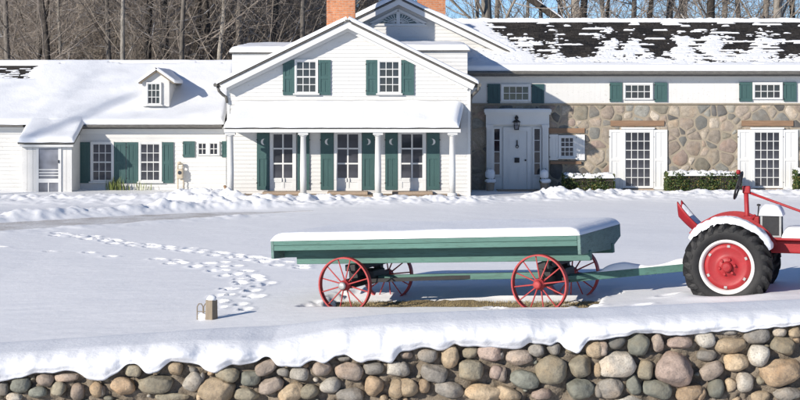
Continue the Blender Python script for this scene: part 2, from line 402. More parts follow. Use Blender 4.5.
def snow_z(X, Y, detail=True):
    z = base_z(X, Y)
    if not detail: return z
    # wind ripples and gentle undulation
    z = z + 0.05 * (fbm(X * 0.35, Y * 0.35, 3, 3) - 0.5) + 0.012 * (fbm(X * 1.6, Y * 3.2, 9, 3) - 0.5)
    # driveway: pressed flat with ploughed banks each side
    d, s, tt = drive_dist(X, Y)
    fade = 1 - sstep(3.6, 5.2, tt)
    z = z - 0.05 * (1 - sstep(1.0, 1.5, d)) * fade
    chunk = fbm(X * 3.1, Y * 3.1, 21, 4); chunk2 = fbm(X * 7.5, Y * 7.5, 33, 3); big = fbm(X * 0.6, Y * 0.6, 5, 2)
    rough = np.clip(chunk * 1.5 - 0.35, 0, 1) * 0.75 + 0.35 * chunk2
    bank = np.exp(-((d - 1.75) / 0.45) ** 2) * fade * np.where(s > 0, 0.27, 0.055) * (0.35 + 1.3 * big)
    z = z + bank * (0.35 + rough)
    # lumpy shovelled bank between the drive and the house
    yc = np.interp(X, [-16, -12, -9, -6.3, -4.5, -2, 2.4, 3.6, 5.0, 6.5, 15, 30], [50.5, 50.5, 50.0, 49.8, 49.2, 49.6, 50.0, 50.8, 52.0, 52.6, 53.0, 53.0])
    am = np.interp(X, [-16, -10, -8, -6.4, -5.0, -3.5, 2.3, 3.4, 4.0, 5.2, 6.2, 9, 15, 30], [0.24, 0.20, 0.24, 0.44, 0.32, 0.25, 0.22, 0.10, 0.12, 0.36, 0.26, 0.22, 0.24, 0.24])
    w = np.interp(X, [-16, -6, 2, 5, 15], [1.6, 1.1, 1.0, 1.3, 1.6])
    z = z + am * np.exp(-((Y - yc) / w) ** 2) * (0.25 + 1.15 * rough + 0.4 * (big - 0.4))
    # footprints
    for (fx, fy, an, k) in PITS:
        m = (np.abs(X - fx) < 0.5) & (np.abs(Y - fy) < 0.5)
        if not m.any(): continue
        dx = X[m] - fx; dy = Y[m] - fy; u = dx * math.cos(an) + dy * math.sin(an); v = -dx * math.sin(an) + dy * math.cos(an)
        q = (u / (0.15 * k)) ** 2 + (v / (0.075 * k)) ** 2 + 0.5 * (fbm(X[m] * 9, Y[m] * 9, 27, 2) - 0.5)
        q = np.maximum(q, 0)
        z[m] += -0.10 * k * np.exp(-q ** 1.15) + 0.022 * np.exp(-((np.sqrt(q) - 1.6) / 0.45) ** 2)
    # sheltered bare strip under the wagon
    a, b = wag_local(X, Y)
    wob = 0.12 * (fbm(X * 1.8, Y * 1.8, 41, 3) - 0.5) * 2
    ins = np.minimum(np.minimum(a + 3.95 + wob * 3, 0.75 + wob * 3 - a), np.minimum(b + 0.16 + wob * 0.25, 3.0 + wob - b))
    z = z - 0.15 * sstep(-0.05, 0.07, ins) * (1 - sstep(1.15, 2.3, b + wob * 2))
    # hollows round the wheels
    for (wx, wy, rr) in ((4.97, 23.5, 0.55), (5.37, 24.66, 0.5)):
        q = np.hypot((X - wx), (Y - wy) * 1.4)
        z = z + 0.03 * np.exp(-((q - rr - 0.1) / 0.25) ** 2)
    return z

# one ground sheet out to the horizon
def hill(X, Y):
    h = 8.5 * sstep(70, 125, Y) * (1 - 0.62 * sstep(-14, 16, X)) + 10 * sstep(130, 420, Y)
    return h + 1.2 * (fbm(X * 0.06, Y * 0.06, 51, 3) - 0.5) * sstep(70, 90, Y)
def ground_z(X, Y):
    z = base_z(X, np.clip(Y, 18.6, 1e9)) - 0.32
    bank = -1.05 + 2.55 * sstep(0, 1, (18.4 - Y) / 16.5)
    z = np.where(Y < 18.75, bank, z - 0.25 * (1 - sstep(19.5, 21.5, Y)))
    return z + np.where(Y > 60, hill(X, Y), 0)
gx = np.concatenate([[-2500, -1200, -600, -350, -220, -150, -110, -85], np.arange(-70, 71, 2.0), [85, 110, 150, 220, 350, 600, 1200, 2500]])
gy = np.concatenate([[-1500, -600, -250, -120, -60, -30, -15], np.arange(-8, 18, 2.0), [18.3, 18.72, 19, 20], np.arange(21, 150, 1.5), np.arange(155, 300, 10), [350, 430, 600, 1000, 1800, 3000]])
GX, GY = np.meshgrid(gx, gy)
put(tag(bpy.data.objects.new('ground', grid_mesh('ground', np.stack([GX, GY, ground_z(GX, GY)], -1), M['ground'])), kind='structure'))

# snowy lawn, fine enough for footprints and ploughed lumps
ys = [19.9]
while ys[-1] < 57.6: ys.append(ys[-1] + 0.040 + 0.055 * (ys[-1] - 18.7) / 38)
lx = np.concatenate([np.arange(-17.5, -7.5, 0.075), np.arange(-7.5, 7.5, 0.05), np.arange(7.5, 17.6, 0.075)]); ly = np.array(ys)
LX, LY = np.meshgrid(lx, ly)
LZ = snow_z(LX, LY)
put(tag(bpy.data.objects.new('snowy_lawn', grid_mesh('snowy_lawn', np.stack([LX, LY, LZ], -1), M['snow_lawn'])), kind='structure'))

# driveway strip
def drive_strip():
    n = 160; tpar = np.linspace(0.0, 4.6, n); pts = []
    D = np.array(DRIVE)
    for q in tpar:
        i = min(int(q), len(D) - 2); f = q - i; pts.append(D[i] * (1 - f) + D[i + 1] * f)
    pts = np.array(pts)
    for _ in range(14): pts[1:-1] = 0.5 * pts[1:-1] + 0.25 * (pts[:-2] + pts[2:])
    d = np.gradient(pts, axis=0); d /= np.linalg.norm(d, axis=1)[:, None]; nr = np.stack([-d[:, 1], d[:, 0]], 1)
    off = np.linspace(-1.15, 1.15, 24)
    wid = (1 - 0.95 * sstep(3.4, 4.6, tpar))
    XY = pts[:, None, :] + nr[:, None, :] * (off[None, :, None] * wid[:, None, None])
    X, Y = XY[..., 0], XY[..., 1]
    Z = snow_z(X, Y) + 0.012 + 0.02 * (fbm(X * 1.5, Y * 1.5, 61, 3) - 0.5)
    Z = np.where(np.abs(off)[None, :] > 1.1, Z - 0.05, Z)
    return np.stack([X, Y, Z], -1)
put(tag(bpy.data.objects.new('driveway', grid_mesh('driveway', drive_strip(), M['drive'])), kind='structure'))

# dry turf under the wagon: a soil sheet and a mass of blades
def turf():
    a = np.linspace(-4.0, 0.95, 90); b = np.linspace(-0.22, 2.7, 60); A, B = np.meshgrid(a, b)
    X = WAG_O.x + A * WU.x + B * WV.x; Y = WAG_O.y + A * WU.y + B * WV.y
    Z = base_z(X, Y) - 0.125 - 0.12 * sstep(1.25, 1.6, B + 0.9 * (fbm(X * 2, Y * 2, 77, 3) - 0.5)) + 0.05 * (fbm(X * 3, Y * 3, 71, 3) - 0.5)
    V = np.stack([X, Y, Z], -1)
    put(tag(bpy.data.objects.new('bare_soil', grid_mesh('bare_soil', V, M['soil'])), kind='structure'))
    r_ = np.random.RandomState(3); n = 11000
    aa = r_.uniform(-3.9, 0.85, n); bb = r_.uniform(-0.12, 1.75, n)
    x = WAG_O.x + aa * WU.x + bb * WV.x; y = WAG_O.y + aa * WU.y + bb * WV.y
    z = base_z(x, y) - 0.14 - 0.12 * sstep(1.25, 1.6, bb); h = r_.uniform(0.02, 0.06, n); an = r_.uniform(0, 2 * PI, n); le = r_.uniform(0.2, 1.6, n) * h
    w = 0.006
    p0 = np.stack([x - w * np.sin(an), y + w * np.cos(an), z], 1); p1 = np.stack([x + w * np.sin(an), y - w * np.cos(an), z], 1)
    p2 = np.stack([x + le * np.cos(an), y + le * np.sin(an), z + h], 1)
    v = np.stack([p0, p1, p2], 1).reshape(-1, 3); q = np.arange(3 * n).reshape(-1, 3)
    o = put(bpy.data.objects.new('dry_grass', quad_mesh('dry_grass', v, q, M['straw'], False)))
    tag(o, 'flattened straw coloured dry grass in the bare strip under the green wagon', 'grass', kind='stuff')
turf()

# ------------------------------------------------------------------ snow slabs
def snow_slab(name, A, u, v, n, U, V, T, parent=None, ru=0.12, rv=0.12, amp=0.25, sc=1.4, res=0.12, fn=None, seed=0, mat=None, off=None, over=0.0, sides=(1, 1, 1, 1), thin=0.0):
    """snow lying on the parallelogram A + a u + b v (0<=a<=U, 0<=b<=V), thickness along n; sides = rounded at a0,a1,b0,b1"""
    A = np.array(A, float); u = np.array(u, float); v = np.array(v, float); n = np.array(n, float)
    def axis(L, r, s0, s1):
        m = max(6, int(L / res)); t_ = np.linspace(0, L, m)
        e = np.array([0.0, 0.03, 0.12, 0.3, 0.6]) * r
        return np.unique(np.round(np.concatenate([t_, e, L - e]), 5))
    a = axis(U, ru, 1, 1); b = axis(V, rv, 1, 1); Ag, Bg = np.meshgrid(a, b)
    def rnd(d, r): q = np.clip(d / r, 0, 1); return np.sqrt(np.clip(1 - (1 - q) ** 2, 0, 1))
    prof = np.ones_like(Ag)
    if sides[0]: prof *= rnd(Ag, ru)
    if sides[1]: prof *= rnd(U - Ag, ru)
    if sides[2]: prof *= rnd(Bg, rv)
    if sides[3]: prof *= rnd(V - Bg, rv)
    W = A + Ag[..., None] * u + Bg[..., None] * v
    nz = fbm(Ag * sc + seed * 13.7, Bg * sc + seed * 5.1, 100 + seed, 4)
    th = T * prof * (1 + amp * (nz - 0.5) * 2) + thin
    keep = None
    if fn is not None:
        th = fn(Ag, Bg, th)
        c = np.maximum(np.maximum(th[:-1, :-1], th[1:, 1:]), np.maximum(th[1:, :-1], th[:-1, 1:])); keep = c > 0.004
        th = np.maximum(th, -0.01)
    # wavy overhang along the b=0 side
    wav = (fbm(Ag * 2.3 + seed, Ag * 0 + seed, 140 + seed, 3) - 0.5) * over
    top = W + th[..., None] * n - (wav * np.exp(-Bg / 0.15))[..., None] * v
    o = put(bpy.data.objects.new(name, grid_mesh(name, top, mat or M['snow'], keep)), parent)
    if off is not None: o.matrix_parent_inverse = off
    return o

# ------------------------------------------------------------------ the farmhouse
YW, YF = 57.0, 53.0                       # wall planes: wings, front gabled block
house = empty('farmhouse', (0, YW, 0))
tag(house, 'long white clapboard and fieldstone farmhouse with green shutters and snow on its roofs', 'house')
HO = Matrix.Translation((0, -YW, 0))
def hb(mb, name, mat, parent=None, sm=False, bevel=0, label=None):
    """house part modelled in world coordinates"""
    o = mb.build(name, mat, parent or house, sm, bevel, off=HO if parent is None else None)
    if label: o['label'] = label
    return o

def siding(z0, z1, xl, xr, y, course=0.135, proud=0.022, mb=None):
    """lapped boards facing the camera; xl, xr functions of z"""
    mb = mb or MB(); z = z0
    while z < z1 - 1e-4:
        zt = min(z + course, z1); a0, a1, b0, b1 = xl(z), xr(z), xl(zt), xr(zt)
        if a1 > a0:
            if b1 < b0: b0 = b1 = (b0 + b1) / 2
            mb.add([(a0, y - proud, z), (a1, y - proud, z), (b1, y - 0.002, zt), (b0, y - 0.002, zt), (a0, y + 0.01, z), (a1, y + 0.01, z)],
                   [(0, 1, 2, 3), (4, 5, 1, 0)])
        z = zt
    return mb

def window(x0, x1, y0, y1, yw, cols, rows, frame=0.09, glass='glass', sill=True, split=True, name='window', head=0.0, glass_rows=None, mun=0.024):
    """pane area given in photo pixels on the wall plane yw; frame, sashes and panes stand proud of the boards"""
    X0, X1 = PX(x0, yw), PX(x1, yw); Z1, Z0 = PZ(y0, yw), PZ(y1, yw)
    f = MB(); yo = yw - 0.085
    f.box(X0 - frame, X0, yo, yw - 0.005, Z0 - frame * 0.5, Z1 + frame); f.box(X1, X1 + frame, yo, yw - 0.005, Z0 - frame * 0.5, Z1 + frame)
    f.box(X0, X1, yo + 0.004, yw - 0.005, Z1, Z1 + frame); f.box(X0, X1, yo + 0.004, yw - 0.005, Z0 - frame * 0.5, Z0)
    if head: f.box(X0 - frame - 0.04, X1 + frame + 0.04, yo - 0.04, yw - 0.006, Z1 + frame + 0.002, Z1 + frame + head)
    w = hb(f, name, M['white_trim'])
    g = MB(); ym = yw - 0.062
    cw = (X1 - X0) / cols; rh = (Z1 - Z0) / rows
    for i in range(1, cols): g.box(X0 + i * cw - mun / 2, X0 + i * cw + mun / 2, ym, yw - 0.03, Z0 + 0.01, Z1 - 0.01)
    for j in range(1, rows):
        k = 1.9 if (split and j == rows // 2) else 1
        g.box(X0 + 0.01, X1 - 0.01, ym - 0.006 * k, yw - 0.031, Z0 + j * rh - mun * k / 2, Z0 + j * rh + mun * k / 2)
    e = 0.022
    g.box(X0, X0 + e, ym - 0.003, yw - 0.03, Z0, Z1); g.box(X1 - e, X1, ym - 0.003, yw - 0.03, Z0, Z1)
    g.box(X0 + e, X1 - e, ym - 0.002, yw - 0.03, Z0, Z0 + e); g.box(X0 + e, X1 - e, ym - 0.002, yw - 0.03, Z1 - e, Z1)
    hb(g, 'muntins', M['white_trim'], w)
    pm = {}
    for i in range(cols):
        for j in range(rows):
            gl = glass_rows[j] if glass_rows else glass
            if gl not in pm: pm[gl] = MB().box(-cw / 2, cw / 2, -0.006, 0.006, -rh / 2, rh / 2).mesh('pane', M[gl])
            o = put(bpy.data.objects.new('pane', pm[gl]), w); rr = random.Random(hash((round(x0), i, j)))
            o.location = (X0 + (i + .5) * cw, yw - 0.036, Z0 + (j + .5) * rh)
            o.rotation_euler = (rr.uniform(-.006, .006), 0, rr.uniform(-.006, .006))
    if sill: hb(MB().box(X0 - frame - 0.05, X1 + frame + 0.05, yo - 0.05, yw - 0.004, Z0 - frame * 0.5 - 0.05, Z0 - frame * 0.5 - 0.002), 'sill', M['white_trim'], w)
    return w

def shutter(x0, x1, y0, y1, yw, mat='green', moon=0, slot=False, panels=2):
    X0, X1 = PX(x0, yw), PX(x1, yw); Z1, Z0 = PZ(y0, yw), PZ(y1, yw); W = X1 - X0; Hh = Z1 - Z0
    m = MB(); yf, yb = yw - 0.068, yw - 0.022; st = min(0.085, W * 0.22)
    m.box(X0 + 0.01, X1 - 0.01, yf + 0.022, yb, Z0 + 0.01, Z1 - 0.01)
    m.box(X0, X0 + st, yf, yb - 0.002, Z0, Z1); m.box(X1 - st, X1, yf, yb - 0.002, Z0, Z1)
    if moon or slot:
        m.box(X0 + st, X1 - st, yf + 0.003, yb - 0.002, Z1 - Hh * 0.46, Z1); m.box(X0 + st, X1 - st, yf + 0.003, yb - 0.002, Z0, Z0 + 0.12)
        xm = (X0 + X1) / 2; m.box(xm - 0.03, xm + 0.03, yf + 0.012, yb - 0.002, Z0 + 0.12, Z1 - Hh * 0.46)
    else:
        zs = np.linspace(Z0, Z1, panels + 1)
        for k, z in enumerate(zs):
            h0 = z if k == 0 else z - 0.05; h1 = z if k == panels else z + 0.05
            if k == 0: h1 = z + 0.11
            if k == panels: h0 = z - 0.10
            m.box(X0 + st, X1 - st, yf + 0.003, yb - 0.002, h0, h1)
        for k in range(panels):
            xm = (X0 + X1) / 2
            m.box(xm - 0.022, xm + 0.022, yf + 0.010, yb - 0.002, zs[k] + 0.11, zs[k + 1] - 0.10)
    s = hb(m, 'shutter', M[mat])
    for z in (Z0 + Hh * 0.12, Z0 + Hh * 0.88):
        xh = X0 if moon >= 0 else X1
        hb(MB().box(xh - 0.02, xh + 0.03, yf - 0.012, yf + 0.001, z - 0.015, z + 0.015), 'hinge', M['black'], s)
    if moon:
        cx = (X0 + X1) / 2; cz = Z1 - Hh * 0.155; r = 0.105; n = 16; pts = []
        for k in range(n + 1):
            a = R(60) + (R(240)) * k / n; pts.append((cx + moon * (r * math.cos(a) + 0.03), cz + r * math.sin(a)))
        for k in range(n, -1, -1):
            a = R(60) + (R(240)) * k / n; dx = r * math.cos(a); dz = r * math.sin(a)
            tt = math.sin(PI * k / n); pts.append((cx + moon * (dx + 0.03 + 0.075 * tt), cz + dz * (1 - 0.06 * tt)))
        mm = MB(); N = n + 1
        for k in range(n):
            q = [pts[k], pts[k + 1], pts[2 * N - 2 - k], pts[2 * N - 1 - k]]
            if moon < 0: q = q[::-1]
            mm.prism(q, yf - 0.004, yf + 0.001)
        hb(mm, 'crescent_moon', M['white_trim'], s)
    return s

def gable(name_pre, xc, half, zp, ze, y0, y1, t=0.10):
    """two roof slabs of a gable whose ridge runs away from the camera"""
    out = []
    for s in (-1, 1):
        n = Vector((s * (zp - ze), 0, half)).normalized() * t
        a = (xc, y0, zp); b = (xc + s * half, y0, ze); c = (xc + s * half, y1, ze); d = (xc, y1, zp)
        q = [a, b, c, d] if s > 0 else [b, a, d, c]
        out.append(hb(MB().slab(*q, n), 'roof', M['shingle']))
    return out

# --- front gabled block
YR = YF - 0.40
GX0, GZP, GZE, GHW = PX(347.5, YR), PZ(19.5, YR), PZ(83.5, YR), 130 * YR / F
gsl = (GZP - GZE) / GHW
FL, FR = PX(227, YF), PX(470.5, YF)
core = MB()
core.prism([(FL + 0.01, -0.3), (FR - 0.01, -0.3), (FR - 0.01, GZP - 0.14 - gsl * abs(FR - GX0)), (GX0, GZP - 0.14), (FL + 0.01, GZP - 0.14 - gsl * abs(FL - GX0))], YF + 0.012, 62.0)
hb(core, 'wall', M['white'], label='white wall core of the front gabled block')
zt = PZ(104.5, YF)
m = siding(-0.1, zt, lambda z: FL + 0.1, lambda z: FR - 0.1, YF)
hb(m, 'clapboard_siding', M['white'])
m = siding(zt, GZP - 0.15, lambda z: max(FL + 0.1, GX0 - (GZP - 0.13 - z) / gsl), lambda z: min(FR - 0.1, GX0 + (GZP - 0.13 - z) / gsl), YF)
hb(m, 'clapboard_siding', M['white'])
for xx in (FL, FR - 0.1):
    hb(MB().box(xx, xx + 0.1, YF - 0.03, YF + 0.02, -0.1, PZ(88, YF)), 'corner_board', M['white_trim'])
for s in (-1, 1):   # side walls of the block, boards seen edge on
    xs = FL if s < 0 else FR; m = MB(); z = 0.0
    while z < 3.7:
        m.add([(xs + s * 0.016, YF + 0.02, z), (xs + s * 0.016, 57.0, z), (xs + s * 0.002, 57.0, z + 0.135), (xs + s * 0.002, YF + 0.02, z + 0.135)], [(0, 1, 2, 3) if s > 0 else (3, 2, 1, 0)]); z += 0.135
    hb(m, 'clapboard_siding', M['white'])
groofs = gable('front', GX0, GHW, GZP, GZE, YR, 60.5, 0.07)
for s in (-1, 1):
    d = Vector((s * GHW, 0, GZE - GZP)); n = Vector((s * (GZP - GZE), 0, GHW)).normalized()
    p = Vector((GX0 - s * 0.05, YR - 0.02 + (s > 0) * 0.004, GZP + (0.0246 if 1 else 0))) - n * 0.175 + Vector((0, 0, (s > 0) * 0.003)); q = p + d
    b = MB().bar(p + Vector((0, 0, 0)), q, 0.045, 0.19, up=n); hb(b, 'rake_board', M['white_trim'])
    b = MB().bar(p + n * 0.128 - Vector((0, 0.03, 0)), q + n * 0.128 - Vector((0, 0.03, 0)), 0.09, 0.03, up=n); hb(b, 'roof_edge_trim', M['gutter'])
    b = MB().bar(p - n * 0.115 + Vector((0, 0.34, 0)), q * 0.97 + p * 0.03 - n * 0.115 + Vector((0, 0.34, 0)), 0.05, 0.14, up=n); hb(b, 'frieze_board', M['white_trim'])
    # soffit
    b = MB().bar(p - n * 0.06 + Vector((0, 0.20, 0)), q - n * 0.06 + Vector((0, 0.20, 0)), 0.36, 0.02, up=n); hb(b, 'soffit', M['white_trim'])
    ul = np.array(d.normalized()); L = d.length
    A = np.array((GX0, YR - 0.05, GZP)); 
    snow_slab('roof_snow', A, ul, (0, 1, 0), np.array(n), L + 0.04, 7.9, 0.13, house, ru=0.12, rv=0.10, amp=0.25, res=0.18, seed=1 + s, off=HO, sides=(0, 1, 1, 0))
    xs = GX0 + s * GHW
    hb(MB().sweep([(xs + s * 0.07, YR - 0.02, GZE - 0.05), (xs + s * 0.07, 56.6, GZE - 0.05)], 0.07, 10), 'gutter', M['gutter'])
# upper windows of the gable
for (x0, x1, sl, sr) in ((296.6, 316.2, (283, 294.6), (318.4, 330.6)), (379.5, 399.2, (366, 377.8), (401.6, 414))):
    window(x0, x1, 61.5, 92.4, YF, 3, 4, 0.065, 'glass', True)
    shutter(sl[0], sl[1], 60, 95, YF); shutter(sr[0], sr[1], 60, 95, YF)
# porch roof
YP = 51.55
pz0, pz1 = PZ(127.3, YP), PZ(106.5, YF)
pl, pr = PX(224.5, YP), PX(460, YP)
n = Vector((0, -(pz1 - pz0), YF - YP)).normalized()
hb(MB().slab((pl, YP, pz0), (pr, YP, pz0), (pr + 0.15, YF, pz1), (pl + 0.25, YF, pz1), n * 0.09), 'porch_roof', M['gutter'])
v = Vector((0, YF - YP, pz1 - pz0)); Lv = v.length
def taper(Ag, Bg, th): return th
snow_slab('porch_roof_snow', (pl - 0.03, YP - 0.05, pz0 - 0.01), (1, 0, 0), np.array(v.normalized()) + np.array((0.13, 0, 0)), np.array(n), pr - pl + 0.0, Lv + 0.02, 0.21, house, ru=0.28, rv=0.2, amp=0.18, res=0.1, seed=5, off=HO, over=0.05, sides=(1, 1, 1, 0))
hb(MB().box(pl + 0.06, pr - 0.02, YP + 0.06, YP + 0.26, pz0 - 0.17, pz0 - 0.095), 'porch_beam', M['white_trim'])
hb(MB().box(pl + 0.1, pr + 0.05, YP + 0.27, YF - 0.02, pz0 - 0.12, pz0 - 0.09), 'porch_ceiling', M['white_trim'])
hb(MB().box(pl - 0.02, pr + 0.02, YP - 0.01, YP + 0.05, pz0 - 0.17, pz0 - 0.06), 'porch_fascia', M['white_trim'])
hb(MB().box(pl, pr, YP + 0.05, YF, -0.25, 0.10), 'porch_floor', M['step'])
# columns
def column(px):
    x = PX(px, 51.75); y = 51.75; top = pz0 - 0.17; m = MB()
    m.lathe([(0.0, 0.2), (0.108, 0.2), (0.11, 0.9), (0.092, top - 0.14), (0.13, top - 0.12), (0.13, top - 0.08), (0.0, top - 0.08)], 20, (x, y, 0))
    c = hb(m, 'column', M['white_trim'], sm=False)
    for p in c.data.polygons: p.use_smooth = abs(p.normal.z) < 0.5
    hb(MB().box(x - 0.165, x + 0.165, y - 0.16, y + 0.16, top - 0.08, top), 'capital', M['white_trim'], c)
    hb(MB().lathe([(0.0, 0.1), (0.17, 0.1), (0.17, 0.15), (0.14, 0.2), (0, 0.2)], 20, (x, y, 0)), 'column_base', M['white_trim'], c)
    hb(MB().box(x - 0.20, x + 0.20, y - 0.2, y + 0.2, -0.15, 0.10), 'plinth', M['step'], c)
for px in (230.5, 303.3, 378, 452.3): column(px)
# porch french doors: two columns of three panes over white panels
def french(x0, x1, y0, y1, y2, yw, glass_rows):
    w = window(x0, x1, y0, y1, yw, 2, 3, 0.10, name='french_door', sill=False, split=False, glass_rows=glass_rows, mun=0.05)
    X0, X1 = PX(x0, yw), PX(x1, yw); Za, Zb = PZ(y1, yw), PZ(y2, yw); xm = (X0 + X1) / 2; m = MB()
    m.box(X0 - 0.1, X1 + 0.1, yw - 0.055, yw - 0.006, Zb, Za - 0.052)
    for a, b in ((X0 - 0.1, X0 + 0.04), (X1 - 0.04, X1 + 0.1), (xm - 0.04, xm + 0.04)): m.box(a, b, yw - 0.075, yw - 0.054, Zb, Za - 0.054)
    for a, b in ((X0 + 0.04, xm - 0.04), (xm + 0.04, X1 - 0.04)):
        m.box(a, b, yw - 0.074, yw - 0.054, Zb, Zb + 0.1); m.box(a, b, yw - 0.074, yw - 0.054, Za - 0.12, Za - 0.054)
    hb(m, 'door_panel', M['white_trim'], w)
    for s in (-1, 1): hb(MB().box(xm + s * 0.05 - 0.012, xm + s * 0.05 + 0.012, yw - 0.12, yw - 0.07, Za - 0.1, Za + 0.02), 'handle', M['white_trim'], w)
    st = MB().box(X0 - 0.3, X1 + 0.32, YF - 0.75, YF - 0.05, 0.101, 0.20); hb(st, 'door_step', M['step'], bevel=0.015)
french(273, 293.2, 133.6, 178.5, 191, YF, ['glass_mid', 'glass', 'glass'])  # rows run bottom up; snow reflection put into the lower panes' paler colour
french(337, 358.8, 133.6, 178.5, 191, YF, ['glass_mid', 'glass_mid', 'glass'])
french(401, 423.0, 133.6, 178.5, 191, YF, ['glass_mid', 'glass_mid', 'glass'])
for (a, b, mn) in ((257, 269.4, 1), (297.4, 309.5, -1), (320.7, 333.6, 1), (362.2, 374.8, -1), (385.2, 397.6, 1), (426.8, 439.6, -1)):
    shutter(a, b, 133.0, 189.6, YF, 'green', moon=mn)
# downspouts at the block's corners
def pipe(pts, r, mat, label=None, parent=None):
    o = hb(MB().sweep(pts, r, 10), 'downspout', M[mat], parent, sm=True)
    return o
yq = YR + 0.1
pipe([P(479, 86, yq), P(478.5, 89, yq), P(476, 92, yq + 0.2), P(471.8, 96, YF + 0.2), P(470.5, 100, YF + 0.25), P(470.2, 140, YF + 0.25), P(470.2, 192, YF + 0.25)], 0.055, 'gutter')
pipe([P(217.5, 86, yq), P(219, 91, yq), P(223, 95, yq + 0.2), P(226, 97, YF - 0.1), P(227.2, 103, YF - 0.1)], 0.05, 'gutter')
# side dormers rising behind the gable on both slopes
YA = YF + 0.25
for (xa, xb, yt, sd_) in ((231.5, 320, 53.5, 11), (375, 468, 51.5, 12)):
    X0, X1 = PX(xa, YA), PX(xb, YA); zt = PZ(yt, YA)
    hb(MB().box(X0 + 0.02, X1 - 0.02, YA + 0.012, 59.0, 3.2, zt), 'dormer_wall', M['white'])
    hb(siding(3.4, zt, lambda z: X0 + 0.02, lambda z: X1 - 0.02, YA + 0.01), 'clapboard_siding', M['white'])
    hb(MB().hexa([(X0 - 0.06, YA - 0.1, zt), (X1 + 0.06, YA - 0.1, zt), (X1 + 0.06, 59.2, zt + 0.36), (X0 - 0.06, 59.2, zt + 0.36),
                  (X0 - 0.06, YA - 0.1, zt + 0.05), (X1 + 0.06, YA - 0.1, zt + 0.05), (X1 + 0.06, 59.2, zt + 0.41), (X0 - 0.06, 59.2, zt + 0.41)]), 'dormer_roof', M['gutter'])
    vv = Vector((0, 6.0, 0.36)).normalized()
    snow_slab('dormer_roof_snow', (X0 - 0.07, YA - 0.12, zt + 0.045), (1, 0, 0), np.array(vv), (0, 0, 1), X1 - X0 + 0.14, 6.0, 0.20, house, ru=0.22, rv=0.14, amp=0.2, res=0.12, seed=sd_, off=HO, over=0.04)

# --- tall rear gable with fan windows
YG = 58.45; YGR = 58.1
RX, RZP, RZE, RHW = PX(398.6, YGR), PZ(-3.0, YGR), PZ(53.5, YGR), 116.5 * YGR / F
rsl = (RZP - RZE) / RHW
hb(MB().prism([(RX - RHW + 0.5, 3.5), (RX + RHW - 0.5, 3.5), (RX + RHW - 0.35, RZE + 0.02), (RX, RZP - 0.14), (RX - RHW + 0.35, RZE + 0.02)], YG + 0.012, 67), 'wall', M['white'])
hb(siding(4.2, RZP - 0.16, lambda z: max(RX - RHW + 0.3, RX - (RZP - 0.14 - z) / rsl), lambda z: min(RX + RHW - 0.3, RX + (RZP - 0.14 - z) / rsl), YG), 'clapboard_siding', M['white'])
gable('rear', RX, RHW, RZP, RZE, YGR, 67.5, 0.07)
for s in (-1, 1):
    d = Vector((s * RHW, 0, RZE - RZP)); n = Vector((s * (RZP - RZE), 0, RHW)).normalized()
    p = Vector((RX - s * 0.05, YGR - 0.02 + (s > 0) * 0.004, RZP + 0.0242)) - n * 0.17 + Vector((0, 0, (s > 0) * 0.003)); q = p + d
    hb(MB().bar(p, q, 0.045, 0.18, up=n), 'rake_board', M['white_trim'])
    hb(MB().bar(p + n * 0.12 - Vector((0, 0.03, 0)), q + n * 0.12 - Vector((0, 0.03, 0)), 0.08, 0.03, up=n), 'roof_edge_trim', M['gutter'])
    snow_slab('roof_snow', (RX, YGR - 0.05, RZP), np.array(d.normalized()), (0, 1, 0), np.array(n), d.length + 0.03, 9.3, 0.15, house, ru=0.12, rv=0.1, amp=0.25, res=0.2, seed=21 + s, off=HO, sides=(0, 1, 1, 0))
hb(MB().box(RX + RHW - 1.75, RX + RHW - 0.25, YGR - 0.0, YG + 0.3, RZE - 0.06, RZE - 0.0), 'rake_end_board', M['oldwood'])
# low-pitched fan window: two quarter fans with radiating bars, triangular casing
fx = PX(398.2, YG); fz = PZ(23.2, YG); fw = 18.6 * YG / F; fh = 9.2 * YG / F
m = MB(); 
for s in (-1, 1):
    m.bar((fx, YG - 0.05, fz + fh + 0.16), (fx + s * (fw + 0.36), YG - 0.05, fz - 0.02), 0.05, 0.09, up=(0, 0, 1))
m.box(fx - fw - 0.36, fx + fw + 0.36, YG - 0.075, YG - 0.01, fz - 0.10, fz - 0.02)
fan = hb(m, 'fan_window', M['white_trim'])
for s in (-1, 1):
    pts = [(fx + s * 0.07, fz), (fx + s * fw, fz)]
    for k in range(1, 7):
        t_ = k / 6; pts.append((fx + s * (fw - (fw - 0.07) * t_), fz + fh * (1 - (1 - t_) ** 1.6)))
    if s < 0: pts = pts[::-1]
    hb(MB().prism(pts, YG - 0.045, YG - 0.02), 'pane', M['glass'], fan)
    mm = MB()
    for k in range(1, 6):
        t_ = k / 6; p1 = (fx + s * (fw - (fw - 0.07) * t_), YG - 0.052, fz + fh * (1 - (1 - t_) ** 1.6))
        mm.bar((fx + s * 0.07, YG - 0.052, fz), p1, 0.014, 0.022)
    q = [(fx + s * (0.07 + (fw - 0.07) * 0.5 * math.cos(a)), YG - 0.052, fz + fh * 0.52 * math.sin(a)) for a in np.linspace(0, PI / 2, 6)]
    for a, b in zip(q[:-1], q[1:]): mm.bar(a, b, 0.014, 0.02)
    hb(mm, 'muntins', M['white_trim'], fan)
hb(MB().box(fx - 0.07, fx + 0.07, YG - 0.06, YG - 0.012, fz - 0.02, fz + fh + 0.08), 'mullion', M['white_trim'], fan)

